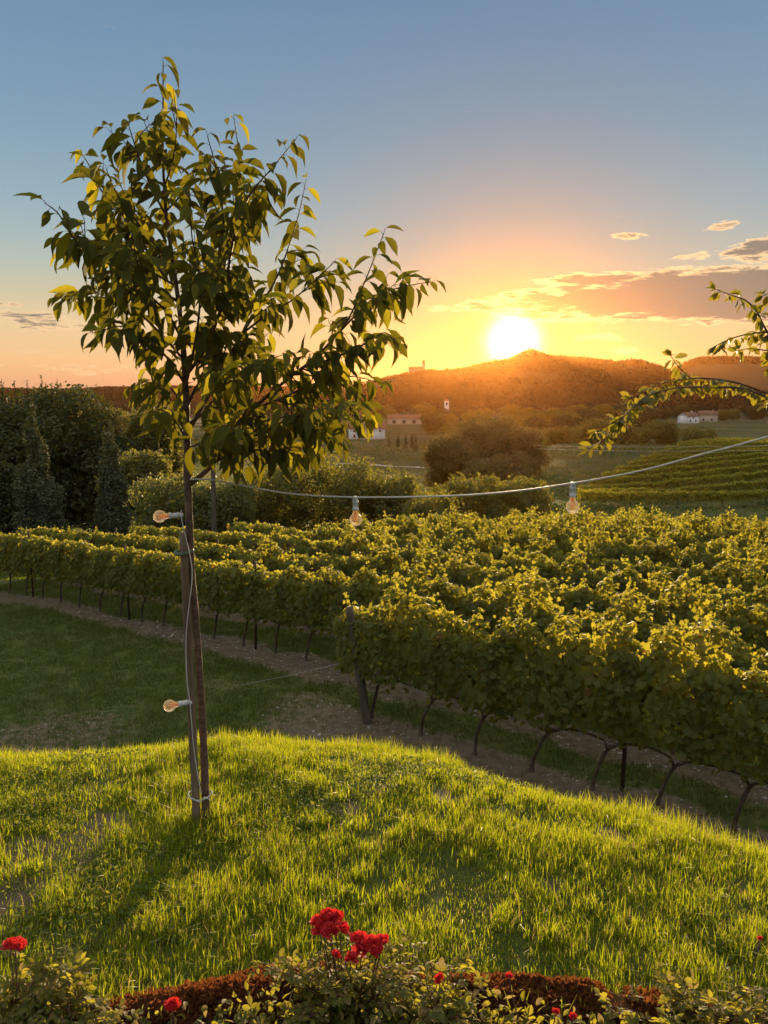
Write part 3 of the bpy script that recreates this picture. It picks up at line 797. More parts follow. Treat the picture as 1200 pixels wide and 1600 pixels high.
# ------------------------------------------------------------------ vineyard
def vine_foliage(seed, neat=False):
    """hedge-like vine: a dense face of leaves, bushy rounded heads of shoots on top"""
    global rng
    rng = np.random.default_rng(1000 + seed)
    P = []; N = []; Y = []; S = []
    def put(p, y, n, s):
        P.append(p); Y.append(y); N.append(n); S.append(s)
    heads = [(-0.40 + 0.27 * k + rng.normal(0, 0.06), rng.normal(0, 0.07), rng.uniform(1.58, 1.68) if neat else rng.uniform(1.46, 1.88), 0.17 if neat else rng.uniform(0.14, 0.24)) for k in range(4)]
    for (hx, hy, hz, hr) in heads:
        m = int(2300 * hr * hr)
        d = rand_dirs(m, 0.25)
        f = rng.uniform(0.55, 1.08, m)
        for q in range(m):
            p = np.array([hx, hy, hz]) + d[q] * f[q] * np.array([hr * 1.05, hr * 0.95, hr * 0.95])
            put(p, unit(d[q] * [0.8, 0.8, 0.2] + rng.normal(0, 0.4, 3) + [0, 0, -0.45]), unit(d[q] + [0, 0, 0.4] + rng.normal(0, 0.35, 3)), rng.uniform(0.055, 0.105))
        for q in range(2):   # single shoots rising out of the head
            if rng.random() < (0.12 if neat else 0.55):
                e = np.array([hx + rng.normal(0, 0.12), hy + rng.normal(0, 0.08), hz + hr + rng.uniform(0.02, 0.22)])
                for t_ in np.linspace(0.3, 1, 7):
                    p = np.array([hx, hy, hz]) * (1 - t_) + e * t_
                    for _k in range(2): put(p + rng.normal(0, 0.03, 3), rand_dirs(1, -0.2)[0], rand_dirs(1, 0.5)[0], rng.uniform(0.05, 0.085) * (1.15 - 0.5 * t_))
    n = 760
    x = rng.uniform(-0.58, 0.58, n); z = 0.78 + 0.95 * rng.random(n) ** 0.9; sd_ = rng.choice([-1, 1], n)
    lump = fbm(x * 3.0 + seed * 3.7, z * 3.0 + sd_ * 9, 40 + seed, 3) - 0.5
    th = 0.25 - 0.07 * np.abs((z - 1.25) / 0.5) ** 2 + 0.26 * lump
    y = sd_ * (th + rng.normal(0, 0.03, n))
    P = np.vstack([np.array(P), np.stack([x, y, z], -1)])
    Y = np.vstack([np.array(Y), unit(np.stack([rng.normal(0, 0.5, n), sd_ * 0.4, -np.abs(rng.normal(0.6, 0.35, n))], -1))])
    N = np.vstack([np.array(N), unit(np.stack([rng.normal(0, 0.5, n), sd_ * 0.8, rng.uniform(0.0, 0.9, n)], -1))])
    S = np.concatenate([np.array(S), rng.uniform(0.06, 0.118, n)])
    n = 30
    P = np.vstack([P, np.stack([rng.uniform(-0.55, 0.55, n), rng.normal(0, 0.10, n), rng.uniform(0.62, 0.82, n)], -1)])
    Y = np.vstack([Y, rand_dirs(n, -1)]); N = np.vstack([N, rand_dirs(n, 0.3)]); S = np.concatenate([S, rng.uniform(0.06, 0.10, n)])
    g = Geo(); place(g, T_GRAPE, P, Y, N, S, rng.uniform(0.85, 1.15, len(S)))
    return g.mesh('vine_foliage', False)

def vine_trunk(seed):
    global rng
    rng = np.random.default_rng(2000 + seed)
    g = Geo(); b = rng.uniform(0.10, 0.30) * 1.0
    c = spline([(0, 0, -0.08), (0.02, 0.01, 0.15), (b * 0.35, rng.normal(0, 0.02), 0.38), (b * 0.8, rng.normal(0, 0.02), 0.62), (b + 0.12, 0, 0.74), (b + 0.38, 0, 0.79), (b + 0.62, 0, 0.78)], 34)
    tube(g, c, np.interp(np.linspace(0, 1, 34), [0, 0.15, 0.55, 1], [0.040, 0.027, 0.024, 0.012]), 8, True, 0.10)
    c = spline([(b * 0.8, 0, 0.62), (b - 0.12, 0.02, 0.74), (b - 0.4, 0, 0.80)], 12)
    tube(g, c, np.linspace(0.018, 0.010, 12), 6, True, 0.08)
    return g.mesh('vine_trunk')
FOL = [vine_foliage(k) for k in range(9)]
FOLN = [vine_foliage(20 + k, True) for k in range(5)]
TRK = [vine_trunk(k) for k in range(5)]
for m_ in FOL + FOLN: m_.materials.append(M['vine_leaf'])
for m_ in TRK: m_.materials.append(M['bark'])
rng = np.random.default_rng(5)
ROWDIR = np.array([0.8, -0.6]); ROWN = np.array([0.6, 0.8])
ROW_ANGLE = math.atan2(-0.6, 0.8)
def in_view(x, y, margin):
    dep = y * math.cos(PITCH) + 5.3 * math.sin(PITCH)
    return dep > 1 and abs(x) / dep < 0.5 + margin / dep
rows = []
for k, s0 in enumerate(ROW_S):
    base = ROWN * s0; lst = []
    t = -7.35 if k == 0 else -60.0
    t += 0 if k == 0 else rng.uniform(0, 0.9)
    while t < 30:
        p = base + ROWDIR * t
        ymax = np.interp(p[0], [-14, -8, 0, 4, 9, 20], [26.5, 25.5, 26.5, 28.5, 30.5, 31])
        if p[1] < ymax and p[1] > 7 and in_view(p[0], p[1], 1.3):
            lst.append((p[0], p[1], t))
        t += rng.uniform(0.86, 1.0)
    rows.append(lst)
proto = None
ROWNAME = ['nearest', 'second', 'third', 'fourth', 'fifth', 'sixth', 'seventh', 'eighth', 'ninth', 'tenth', 'eleventh', 'twelfth']
nv = 0
for k, lst in enumerate(rows):
    for i, (x, y, t) in enumerate(lst):
        z = Hs(x, y)
        if proto is None:
            proto = thing('grapevine', 'x', 'grapevine', (0, 0, 0))
            pf = link('foliage', FOL[0], None, proto); pt = link('trunk', TRK[0], None, proto)
            r_, f_, t_ = proto, pf, pt
        else:
            r_ = proto.copy(); f_ = pf.copy(); t_ = pt.copy()
            for o_ in (r_, f_, t_): COL.objects.link(o_)
            f_.parent = r_; t_.parent = r_
            f_.data = FOLN[rng.integers(0, 5)] if (k > 0 and x < -1.5 + rng.normal(0, 1)) else FOL[rng.integers(0, 9)]; t_.data = TRK[rng.integers(0, 5)]
        r_.location = (x, y, z)
        r_.rotation_euler = (0, 0, ROW_ANGLE + rng.normal(0, 0.05))
        sc = rng.uniform(0.93, 1.06)
        hz_ = np.interp(t, [-7, -3.5, 0], [1.05, 1.19, 1.22]) if k == 0 else np.interp(x, [-6, 2], [1.0, 1.09])
        f_.scale = (rng.uniform(0.95, 1.12), sc, hz_ * rng.uniform(0.95, 1.05))
        f_.rotation_euler = (0, 0, math.pi * int(rng.integers(0, 2)))
        if k == 0:
            r_['label'] = 'leafy grapevine with bare twisted trunk, %s from the end post in the nearest row' % ordinal(i)
        else:
            r_['label'] = 'grapevine in the %s vine row beyond the lawn, %s from the left end in view' % (ROWNAME[k], ordinal(i))
        r_['group'] = 'grapevines of the %s vine row' % ROWNAME[k]
        nv += 1
print('vines', nv, [len(l) for l in rows])

# trailing shoots at the end post of the nearest row
post_b = np.array([-0.25, 12.0, 0.0]); post_b[:2] = ROWN * 9.45 + ROWDIR * -8.7
pb = at_z(575, 1130, -3.02); post_b[:2] = pb[:2]; post_b[2] = Hs(pb[0], pb[1])
pt_ = at_y(546, 948, post_b[1] + 0.1)
root = thing('end_post', 'thick leaning wooden end post at the left end of the nearest vine row', 'post', post_b)
g = Geo(); tube(g, np.linspace(post_b - [0, 0, .1], pt_, 14) - post_b, np.linspace(0.074, 0.060, 14), 12, True, 0.03); obj('shaft', g, M['post_wood'], root)
g = Geo()
aw = np.array([pb[0] - 2.6, pb[1] + 1.9, 0.0]); aw[2] = Hs(aw[0], aw[1]) - 0.02
for zf in (0.55,):
    p = post_b + (pt_ - post_b) * zf; tube(g, [p, (p + aw) / 2 - [0, 0, 0.02], aw], 0.004, 5)
tag(obj('anchor_wire', Geo().add(g.v[0] - post_b.astype(np.float32), g.t[0], g.q[0]), M['wire'], None, post_b), 'thin anchor wire running from the leaning wooden end post down to the shaded grass', 'wire')
for hz, nm in ((0.78, 'lowest'), (1.25, 'middle'), (1.68, 'top')):
    f = hz / 1.9
    a = post_b + (pt_ - post_b) * f; e = np.array([*(ROWN * 9.45 + ROWDIR * 1.5), 0]); e[2] = Hs(e[0], e[1]) + hz
    g = Geo(); tube(g, [np.zeros(3), (e - a) * 0.5 - [0, 0, 0.015], e - a], 0.003, 5)
    tag(obj('trellis_wire', g, M['wire'], None, a), '%s trellis wire running from the leaning end post through the nearest vine row' % nm, 'wire', 'trellis wires of the nearest row')
# stakes standing in the rows
sg = Geo(); tube(sg, [(0, 0, -0.1), (0, 0, 1.0), (0, 0, 2.0)], 0.030, 8); stake_mesh = sg.mesh('stake_shaft'); stake_mesh.materials.append(M['rust_metal'])
cg = Geo(); tube(cg, [(0, -0.035, 1.72), (0, 0.035, 1.72)], 0.006, 5); clip_mesh = cg.mesh('wire_clip'); clip_mesh.materials.append(M['wire'])
sp_ = at_z(972, 1232, -3.0)
stake_proto = None
stake_xy = [(sp_[0], sp_[1], 0, 0)]
for k in (1, 2, 3):
    lst = rows[k]
    for j, i in enumerate(range(3 + k, len(lst), 5)):
        x, y, t = lst[i]
        stake_xy.append((x + 0.4 * 0.8, y - 0.4 * 0.6, k, j))
for (x, y, k, j) in stake_xy:
    if stake_proto is None:
        stake_proto = thing('vineyard_stake', 'x', 'stake', (0, 0, 0)); s1 = link('shaft', stake_mesh, None, stake_proto); s2 = link('wire_clip', clip_mesh, None, stake_proto); r_ = stake_proto
    else:
        r_ = stake_proto.copy(); a1 = s1.copy(); a2 = s2.copy()
        for o_ in (r_, a1, a2): COL.objects.link(o_)
        a1.parent = r_; a2.parent = r_
    r_.location = (x, y, Hs(x, y)); r_.rotation_euler = (rng.normal(0, 0.015), 0.02 + rng.normal(0, 0.015), ROW_ANGLE)
    r_['label'] = 'dark rusty metal stake standing between the twisted trunks of the nearest vine row' if k == 0 else 'dark metal stake among the leaves of the %s vine row, %s from the left' % (ROWNAME[k], ordinal(j))
    r_['group'] = 'metal stakes of the vineyard'
# ------------------------------------------------------------------ trees and shrubs
def crown_geo(lobes, n, leaf, seed, shell=0.45, droop=0.0):
    """leaf clumps through the volume of several overlapping lobes (centre, radii)"""
    r_ = np.random.default_rng(seed)
    vol = np.array([l[1][0] * l[1][1] * l[1][2] for l in lobes]) ** 0.67; cnt = (n * vol / vol.sum()).astype(int)
    P = []; N = []; Y = []
    for (c, rad), m in zip(lobes, cnt):
        d = unit(r_.standard_normal((m, 3)))
        f = 1 - shell * r_.random(m) ** 1.5
        ns = fbm(d[:, 0] * 2.2 + d[:, 2] * 1.3 + seed, d[:, 1] * 2.2 - d[:, 2] * 1.7 + 3, seed, 3)
        f = f * (0.60 + 0.80 * ns) * np.where(r_.random(m) < 0.05, r_.uniform(1.02, 1.28, m), 1)
        keep = ns + r_.normal(0, 0.07, m) > 0.36
        p = np.array(c) + d * f[:, None] * np.array(rad)
        P.append(p[keep]); N.append(unit(d + r_.normal(0, 0.55, (m, 3)))[keep]); Y.append(unit(r_.standard_normal((m, 3)) + [0, 0, -droop])[keep])
    P = np.concatenate(P); g = Geo()
    place(g, T_CLUMP, P, np.concatenate(Y), np.concatenate(N), leaf * r_.uniform(0.6, 1.4, len(P)))
    return g

def branchy(height, spread, r0, seed, n=7, h0=0.3):
    r_ = np.random.default_rng(seed); g = Geo()
    tr = spline([(0, 0, -0.3), (r_.normal(0, .1), r_.normal(0, .1), height * 0.3), (r_.normal(0, .2), r_.normal(0, .2), height * 0.6), (r_.normal(0, .2), 0, height * 0.88)], 14)
    tube(g, tr, np.linspace(r0, r0 * 0.2, 14), 8, True, 0.05)
    for k in range(n):
        i = int(14 * (h0 + (0.9 - h0) * k / n)); a = k * 2.4 + r_.uniform(0, 1); L = spread * r_.uniform(0.5, 0.95) * (1 - 0.5 * k / n)
        e = tr[i] + np.array([math.cos(a) * L, math.sin(a) * L, L * r_.uniform(0.4, 0.9)])
        tube(g, spline([tr[i], (tr[i] + e) / 2 + [0, 0, 0.1 * L], e], 6), np.linspace(r0 * 0.4, r0 * 0.08, 6), 5)
    return g

def rand_lobes(w, h, seed, n=9, base=0.18):
    r_ = np.random.default_rng(seed)
    L = [((0, 0, h * 0.60), (w * 0.42, w * 0.42, h * 0.38))]
    for k in range(n + 5):
        n_ = n + 5; a = k * 2.39 + r_.uniform(0, 0.8); z = h * (base + 0.16 + (0.72 - base) * k / n_); rr = w * 0.5 * math.sin(math.pi * min(0.95, max(0.12, (z / h - base * 0.5) / (1.12 - base * 0.5)))) ** 0.7
        q = r_.uniform(0.15, 0.32)
        L.append(((math.cos(a) * rr * 0.68, math.sin(a) * rr * 0.68, z), (w * q, w * q, h * q * 0.62)))
    return L

def tree(name, label, cat, px, py_top, dist, w_px, leafm, n, leaf, seed, group=None, droop=0.0, shape=None, base=0.1, trunk_r=None, shell=0.5):
    top = at_y(px, py_top, dist); z0 = Hs(top[0], top[1])
    h = top[2] - z0
    dep = dist * math.cos(PITCH) + (2.3 - z0) * math.sin(PITCH)
    wd = w_px / F * dep
    root = thing(name, label, cat, (top[0], top[1], z0), 0, group)
    lobes = shape(wd, h, seed) if shape else rand_lobes(wd, h, seed, base=base)
    g = crown_geo(lobes, n, leaf, seed, shell, droop)
    zmax = max(v[:, 2].max() for v in g.v)
    for v in g.v: v[:, 2] = np.where(v[:, 2] > 0, v[:, 2] * (h / zmax), v[:, 2] * 0.2)
    obj('crown', g, leafm, root, smooth=False)
    obj('trunk', branchy(h * 0.8, wd * 0.4, trunk_r or max(0.05, h * 0.018), seed), M['bark'], root)
    return root

def cyp_shape(w, h, seed):
    r_ = np.random.default_rng(seed); L = []
    for z in np.linspace(0.08, 0.95, 13):
        rr = w * 0.5 * min(1.0, (1.03 - z) * 1.45) * (0.72 + 0.28 * min(1, z * 6)) * r_.uniform(0.82, 1.14)
        L.append(((r_.normal(0, w * .05), r_.normal(0, w * .05), h * z), (rr, rr, h * 0.085)))
    return L

GT = 'broad trees behind the vineyard on the left'
tree('broad_tree', 'large dark broad tree at the left edge with thin shoots rising above its top', 'tree', 42, 594, 56, 215, M['tree_leaf_dark'], 60000, 0.26, 41, GT)
tree('broad_tree', 'dark rounded tree directly behind the right-hand cypress, sloping down to the right', 'tree', 140, 655, 58, 170, M['tree_leaf_dark'], 42000, 0.26, 42, GT)
tree('broad_tree', 'lower olive tree between the right-hand cypress and the pale feathery shrub', 'tree', 210, 692, 50, 100, M['tree_leaf_olive'], 26000, 0.22, 43, GT)
tree('broad_tree', 'tall loose olive tree seen behind the cherry trunk and its lower leaves', 'tree', 236, 606, 62, 82, M['tree_leaf_olive'], 24000, 0.26, 44, GT)
tree('broad_tree', 'small dark rounded tree cut by the left frame edge beside the left cypress', 'tree', -6, 712, 44, 66, M['tree_leaf_dark'], 18000, 0.20, 45, GT)
GC = 'cypresses behind the vineyard'
tree('cypress_tree', 'tall pointed cypress, the taller left one of the pair behind the vine rows', 'cypress', 49, 626, 42, 66, M['cypress_leaf'], 26000, 0.13, 51, GC, shape=cyp_shape, shell=0.35)
tree('cypress_tree', 'shorter pointed cypress, the right one of the pair behind the vine rows', 'cypress', 171, 658, 45, 56, M['cypress_leaf'], 22000, 0.13, 52, GC, shape=cyp_shape, shell=0.35)
GS = 'shrubs along the far edge of the vineyard'
tree('feathery_shrub', 'pale yellow-green feathery shrub just left of the cherry trunk', 'shrub', 268, 728, 37, 110, M['tree_leaf_pale'], 17000, 0.14, 61, GS, droop=0.6)
tree('feathery_shrub', 'sunlit feathery shrub right behind the short utility pole', 'shrub', 345, 742, 36, 105, M['tree_leaf_pale'], 15000, 0.14, 62, GS, droop=0.6)
tree('loose_shrub', 'loose brownish shrub right of the utility pole with bright leaf glints', 'shrub', 425, 712, 40, 120, M['tree_leaf_olive'], 15000, 0.15, 63, GS, shell=0.8)
tree('loose_shrub', 'tall loose shrub behind the left hanging bulb, below the white house', 'shrub', 520, 690, 41, 150, M['tree_leaf_olive'], 18000, 0.15, 64, GS, shell=0.8)
tree('loose_shrub', 'small sunlit shrub just right of the left hanging bulb', 'shrub', 612, 722, 40, 100, M['tree_leaf_olive'], 12000, 0.15, 65, GS, shell=0.8)
tree('loose_shrub', 'low shrub filling the gap between left hanging bulb and the hazy trees', 'shrub', 672, 758, 36, 90, M['tree_leaf_olive'], 10000, 0.14, 66, GS, shell=0.8)
GH = 'hazy trees below the sun'
tree('hazy_tree', 'tallest hazy brownish tree in the group below the sun', 'tree', 752, 640, 112, 118, M['tree_leaf_hazed'], 20000, 0.40, 46, GH, shell=0.7)
tree('hazy_tree', 'hazy brownish tree on the right side of the group below the sun', 'tree', 806, 662, 104, 92, M['tree_leaf_hazed'], 16000, 0.38, 47, GH, shell=0.7)
tree('hazy_tree', 'lower hazy brownish tree on the left side of the group below the sun', 'tree', 706, 672, 98, 86, M['tree_leaf_hazed'], 16000, 0.38, 48, GH, shell=0.7)
tree('hazy_tree', 'small hazy brownish tree in front of the group below the sun', 'tree', 775, 700, 80, 110, M['tree_leaf_hazed'], 16000, 0.32, 49, GH, shell=0.7)
tree('loose_shrub', 'rounded shrub at the foot of the hazy tree group below the sun, on its right', 'shrub', 815, 742, 48, 100, M['tree_leaf_olive'], 11000, 0.17, 67, GS, shell=0.7)
tree('loose_shrub', 'rounded shrub at the foot of the hazy tree group below the sun, on its left', 'shrub', 735, 736, 46, 110, M['tree_leaf_olive'], 12000, 0.17, 68, GS, shell=0.7)
# thin shoots on the big left tree are part of it
big = [o for o in COL.objects if o.name == 'broad_tree'][0]
for k in range(16):
    x = rng.uniform(-4.2, 4.0); y = rng.uniform(-1, 1); zt = rng.uniform(0.3, 1.0)
    hb = (at_y(42, 594, 56)[2] - big.location.z) * (0.955 - 0.010 * x * x)
    c = np.array([(x, y, hb - 1.2), (x + rng.normal(0, .1), y, hb + zt)])
    g = Geo(); tube(g, c, [0.03, 0.01], 4)
    for f in np.linspace(0, 1, 14):
        p = c[0] * (1 - f) + c[1] * f
        place(g, T_CLUMP, p[None] + rng.normal(0, 0.07 * (1.1 - f), (4, 3)), rand_dirs(4, 0.5), rand_dirs(4), rng.uniform(0.10, 0.22, 4) * (1.2 - 0.6 * f))
    obj('top_shoot', g, M['tree_leaf_dark'], big, smooth=False)

# utility pole
pb_ = at_y(333, 830, 34); pb_[2] = Hs(pb_[0], pb_[1]); ptop = at_y(333, 716, 34)
root = thing('utility_pole', 'grey wooden utility pole standing behind the vines, right of the cherry trunk', 'pole', pb_)
g = Geo(); tube(g, np.linspace(pb_, ptop, 8) - pb_, np.linspace(0.125, 0.105, 8), 12, True, 0.02); obj('shaft', g, M['post_wood'], root)
g = Geo(); box(g, -0.14, -0.10, -0.05, 0.05, 1.75, 2.0); obj('bracket', g, M['rust_metal'], root)

# power lines with their poles
pA = at_y(716, 690, 119); pB = at_y(1290, 694, 66)
for p, lab in ((pA, 'slim power pole standing among the hazy trees below the sun'), (pB, 'slim power pole beyond the right frame edge carrying the two wires')):
    b = np.array([p[0], p[1], Hs(p[0], p[1])]); root = thing('power_pole', lab, 'pole', b)
    g = Geo(); tube(g, [np.zeros(3), [0, 0, p[2] - b[2] + 0.3]], 0.10, 10); obj('shaft', g, M['post_wood'], root)
    g = Geo(); box(g, -0.05, 0.05, -0.7, 0.7, p[2] - b[2] - 0.5, p[2] - b[2] - 0.4); obj('crossarm', g, M['post_wood'], root)
for dz, lab in ((0.0, 'upper power wire crossing the valley below the plum twigs'), (-0.45, 'lower power wire crossing the valley below the plum twigs')):
    a = pA + [0, 0, dz]; b = pB + [0, 0, dz]; f = np.linspace(0, 1, 30)[:, None]
    c = a + (b - a) * f - np.array([0, 0, 1.0]) * (0.9 * 4 * f * (1 - f)) * 0.55
    g = Geo(); tube(g, c - a, 0.022, 5); tag(obj('power_wire', g, M['wire'], None, a), lab, 'wire', 'power wires over the valley')

# vine rows on the slope at the right
def far_row(pxa, pya, da, pxb, pyb, db, k):
    a = at_y(pxa, pya, da); b = at_y(pxb, pyb, db)
    L = math.hypot(b[0] - a[0], b[1] - a[1]); n = int(L * 190)
    r_ = np.random.default_rng(300 + k); f = r_.random(n)
    x = a[0] + (b[0] - a[0]) * f + r_.normal(0, 0.17, n); y = a[1] + (b[1] - a[1]) * f + r_.normal(0, 0.17, n)
    lump = vnoise(f * L * 0.9, f * 0 + k, 77)
    z = H(x, y) + 0.5 + r_.random(n) ** 0.45 * (1.05 + 0.22 * lump)
    o = np.array([a[0], a[1], Hs(a[0], a[1])])
    g = Geo(); place(g, T_CLUMP, np.stack([x, y, z], -1) - o, unit(r_.standard_normal((n, 3))), unit(r_.standard_normal((n, 3)) + [0, 0, .5]), r_.uniform(0.16, 0.30, n))
    root = thing('distant_vine_row', 'long hazy vine row on the right-hand slope beyond the meadow, %s from the front' % ordinal(k), 'vine row', o, 0, 'vine rows on the right-hand slope')
    obj('foliage', g, M['vine_leaf'], root, smooth=False)
    for q in np.linspace(0.01, 0.99, 7):
        xx = a[0] + (b[0] - a[0]) * q; yy = a[1] + (b[1] - a[1]) * q; zz = Hs(xx, yy)
        g = Geo(); tube(g, np.array([(0, 0, -0.1), (0, 0, 1.5)]), 0.05, 5)
        obj('post', g, M['post_wood'], root, np.array([xx, yy, zz]) - o)
for k in range(14):
    d = 76 + 4.7 * k
    far_row(905 + (0 if k < 3 else (k - 2) * 19), 760, d, 1330, 760, d * 1.13 + k * 0.5, k)

# ------------------------------------------------------------------ buildings in the valley
def house(name, label, px, py_base, dist, w_, d_, hw, hr, wallm, windows, rot=0.0, tower=None, group=None, chimney=True):
    p = at_y(px, py_base, dist); z0 = Hs(p[0], p[1])
    root = thing(name, label, 'building', (p[0], p[1], z0), rot, group)
    g = Geo(); box(g, -w_ / 2, w_ / 2, -d_ / 2, d_ / 2, -4, hw); 
    g.add([(-w_ / 2, -d_ / 2, hw), (-w_ / 2, d_ / 2, hw), (-w_ / 2, 0, hw + hr - 0.05), (w_ / 2, -d_ / 2, hw), (w_ / 2, d_ / 2, hw), (w_ / 2, 0, hw + hr - 0.05)], [(0, 2, 1), (3, 4, 5)])
    obj('wall', g, wallm, root, smooth=False)
    g = Geo(); e = 0.5; s = hr / (d_ / 2); t = 0.22
    for sg_ in (-1, 1):
        y0, y1 = sg_ * (d_ / 2 + e), 0
        z_e = hw - s * e
        g.add([(-w_ / 2 - e, y0, z_e), (w_ / 2 + e, y0, z_e), (w_ / 2 + e, y1, hw + hr), (-w_ / 2 - e, y1, hw + hr),
               (-w_ / 2 - e, y0, z_e + t), (w_ / 2 + e, y0, z_e + t), (w_ / 2 + e, y1, hw + hr + t), (-w_ / 2 - e, y1, hw + hr + t)],
              None, [(0, 3, 2, 1), (4, 5, 6, 7), (0, 1, 5, 4), (1, 2, 6, 5), (3, 0, 4, 7)])
    rf = obj('roof', g, M['roof_tile'], root, smooth=False)
    if chimney:
        g = Geo(); box(g, w_ * 0.22, w_ * 0.22 + 0.7, -0.3, 0.4, hw + hr - 0.6, hw + hr + 0.9); obj('chimney', g, wallm, rf, smooth=False)
    for (u, v, ww, wh) in windows:
        g = Geo(); box(g, u * w_ - ww / 2, u * w_ + ww / 2, -d_ / 2 - 0.06, -d_ / 2 + 0.1, v, v + wh); obj('window', g, M['window_dark'], root, smooth=False)
    if tower:
        tx, tw, th = tower
        g = Geo(); box(g, tx - tw / 2, tx + tw / 2, -tw / 2, tw / 2, -3, th)
        tw_ = obj('tower', g, wallm, root, smooth=False)
        g = Geo(); hh = tw * 0.7
        g.add([(tx - tw * .6, -tw * .6, th), (tx + tw * .6, -tw * .6, th), (tx + tw * .6, tw * .6, th), (tx - tw * .6, tw * .6, th), (tx, 0, th + hh)], [(0, 1, 4), (1, 2, 4), (2, 3, 4), (3, 0, 4)], [(3, 2, 1, 0)])
        obj('tower_roof', g, M['roof_tile'], tw_, smooth=False)
        g = Geo(); box(g, tx - tw * .2, tx + tw * .2, -tw / 2 - .06, -tw / 2 + .1, th * 0.78, th * 0.92); obj('belfry_opening', g, M['window_dark'], tw_, smooth=False)
    return root
W2 = [(-0.38, 0.9, 1.0, 1.6), (-0.16, 0.4, 1.1, 2.1), (0.10, 0.9, 1.3, 1.6), (-0.38, 3.5, 1.0, 1.1), (0.12, 3.5, 1.0, 1.1), (0.36, 3.5, 1.0, 1.1)]
house('farmhouse', 'white farmhouse with brown tiled roof behind the cherry leaves, middle of the valley', 573, 690, 380, 17, 9, 5.4, 2.8, M['plaster'], W2, 0.12)
house('farm_building', 'long low pale building with dark openings beyond the white farmhouse', 632, 666, 560, 24, 9, 4.2, 2.4, M['ochre_plaster'], [(-0.3, 0.6, 2.5, 2.4), (0, 0.6, 2.5, 2.4), (0.3, 0.6, 2.5, 2.4)], -0.1, chimney=False)
house('village_church', 'small pale church with slim bell tower at the foot of the hill', 695, 664, 620, 11, 12, 5.5, 2.6, M['plaster'], [(-0.2, 1.5, 1.0, 2.2), (0.2, 1.5, 1.0, 2.2)], 0.0, tower=(1.2, 3.6, 16), chimney=False)
house('hill_chapel', 'chapel with a tower on the hill crest left of the sun', 650, 583, 1260, 22, 12, 8.0, 3.5, M['stone_grey'], [(-0.3, 3, 1.2, 2.5), (0, 3, 1.2, 2.5)], 0.15, tower=(12.4, 4.2, 20), chimney=False)
house('hamlet_house', 'small pale house below the plum twigs at the foot of the right hill', 1075, 664, 560, 12, 9, 5.2, 2.6, M['plaster'], [(-0.25, 1.0, 1.2, 1.6), (0.2, 1.0, 1.2, 1.6), (0.0, 3.4, 1.1, 1.2)], 0.5)
house('hamlet_house', 'ochre house right of the small pale house below the plum twigs', 1105, 660, 580, 13, 9, 5.6, 2.6, M['ochre_plaster'], [(-0.25, 1.0, 1.2, 1.6), (0.2, 1.0, 1.2, 1.6)], -0.3)
house('hamlet_house', 'low roofed house in the left valley between the dark trees and the cherry crown', 188, 660, 420, 16, 10, 4.6, 2.6, M['plaster'], [(-0.25, 1.0, 1.2, 1.6), (0.2, 1.0, 1.2, 1.6)], 0.2)
house('hamlet_house', 'grey walled house deep in the left valley right of the low roofed house', 205, 648, 520, 13, 9, 5.0, 2.6, M['stone_grey'], [(-0.25, 1.0, 1.2, 1.6), (0.2, 1.0, 1.2, 1.6)], -0.25)
# pale lane crossing the valley fields
def lane():
    g = Geo(); a = at_y(560, 716, 205); b = at_y(690, 723, 190)
    pts = [a + (b - a) * f for f in np.linspace(-0.3, 1.3, 60)]
    v = []
    for i, p in enumerate(pts):
        yy = p[1] + 3 * math.sin(i * 0.1)
        for o_ in (-2.6, 2.6): v.append((p[0], yy + o_, Hs(p[0], yy + o_) + 0.12))
    g.add(v, None, [(2 * i, 2 * i + 2, 2 * i + 3, 2 * i + 1) for i in range(len(pts) - 1)])
    kind(obj('valley_lane', g, M['gravel_road']), 'structure')
lane()

# valley trees: a few shared crowns, one object each
VT = []
for k in range(6):
    g = crown_geo(rand_lobes(0.95, 1.0, 400 + k, n=7, base=0.05), 3200, 0.062, 400 + k, 0.6)
    zm = max(v[:, 2].max() for v in g.v)
    for v in g.v: v[:, 2] /= zm
    me = g.mesh('valley_crown', False); me.materials.append(M['tree_leaf_olive'] if k < 3 else M['tree_leaf_dark']); VT.append(me)
g = crown_geo(cyp_shape(0.26, 1.0, 9), 900, 0.06, 9, 0.4); CYM = g.mesh('slim_crown', False); CYM.materials.append(M['cypress_leaf'])
tg = Geo(); tube(tg, [(0, 0, -0.05), (0, 0, 0.6)], [0.03, 0.012], 6); VTR = tg.mesh('valley_trunk'); VTR.materials.append(M['bark'])
vproto = None
def valley_tree(x, y, h, wsc, me, label, group):
    global vproto
    if vproto is None:
        r_ = thing('valley_tree', label, 'tree', (0, 0, 0)); a = link('crown', me, None, r_); b = link('trunk', VTR, None, r_); vproto = (r_, a, b)
    else:
        r_, a, b = (o.copy() for o in vproto)
        for o in (r_, a, b): COL.objects.link(o)
        a.parent = r_; b.parent = r_; a.data = me
    r_.location = (x, y, Hs(x, y) - 0.03 * h); r_.scale = (h * wsc, h * wsc, h); r_.rotation_euler = (0, 0, rng.uniform(0, 6.28))
    r_['label'] = label; r_['category'] = 'tree'; r_['group'] = group
def band(pxs, dist_f, hgt, wsc, mes, lab, group):
    for i, px in enumerate(sorted(pxs)):
        d = dist_f(px); p = at_y(px, 640, d)
        valley_tree(p[0], p[1], hgt(px), wsc, mes[int(rng.integers(0, len(mes)))], lab % ordinal(i), group)
U = lambda a, b: (lambda px: rng.uniform(a, b))
band(rng.uniform(540, 1250, 34), U(600, 690), U(9, 15), 1.15, VT[:6], 'hazy tree in the belt at the foot of the hill, %s from the left', 'trees along the foot of the hill')
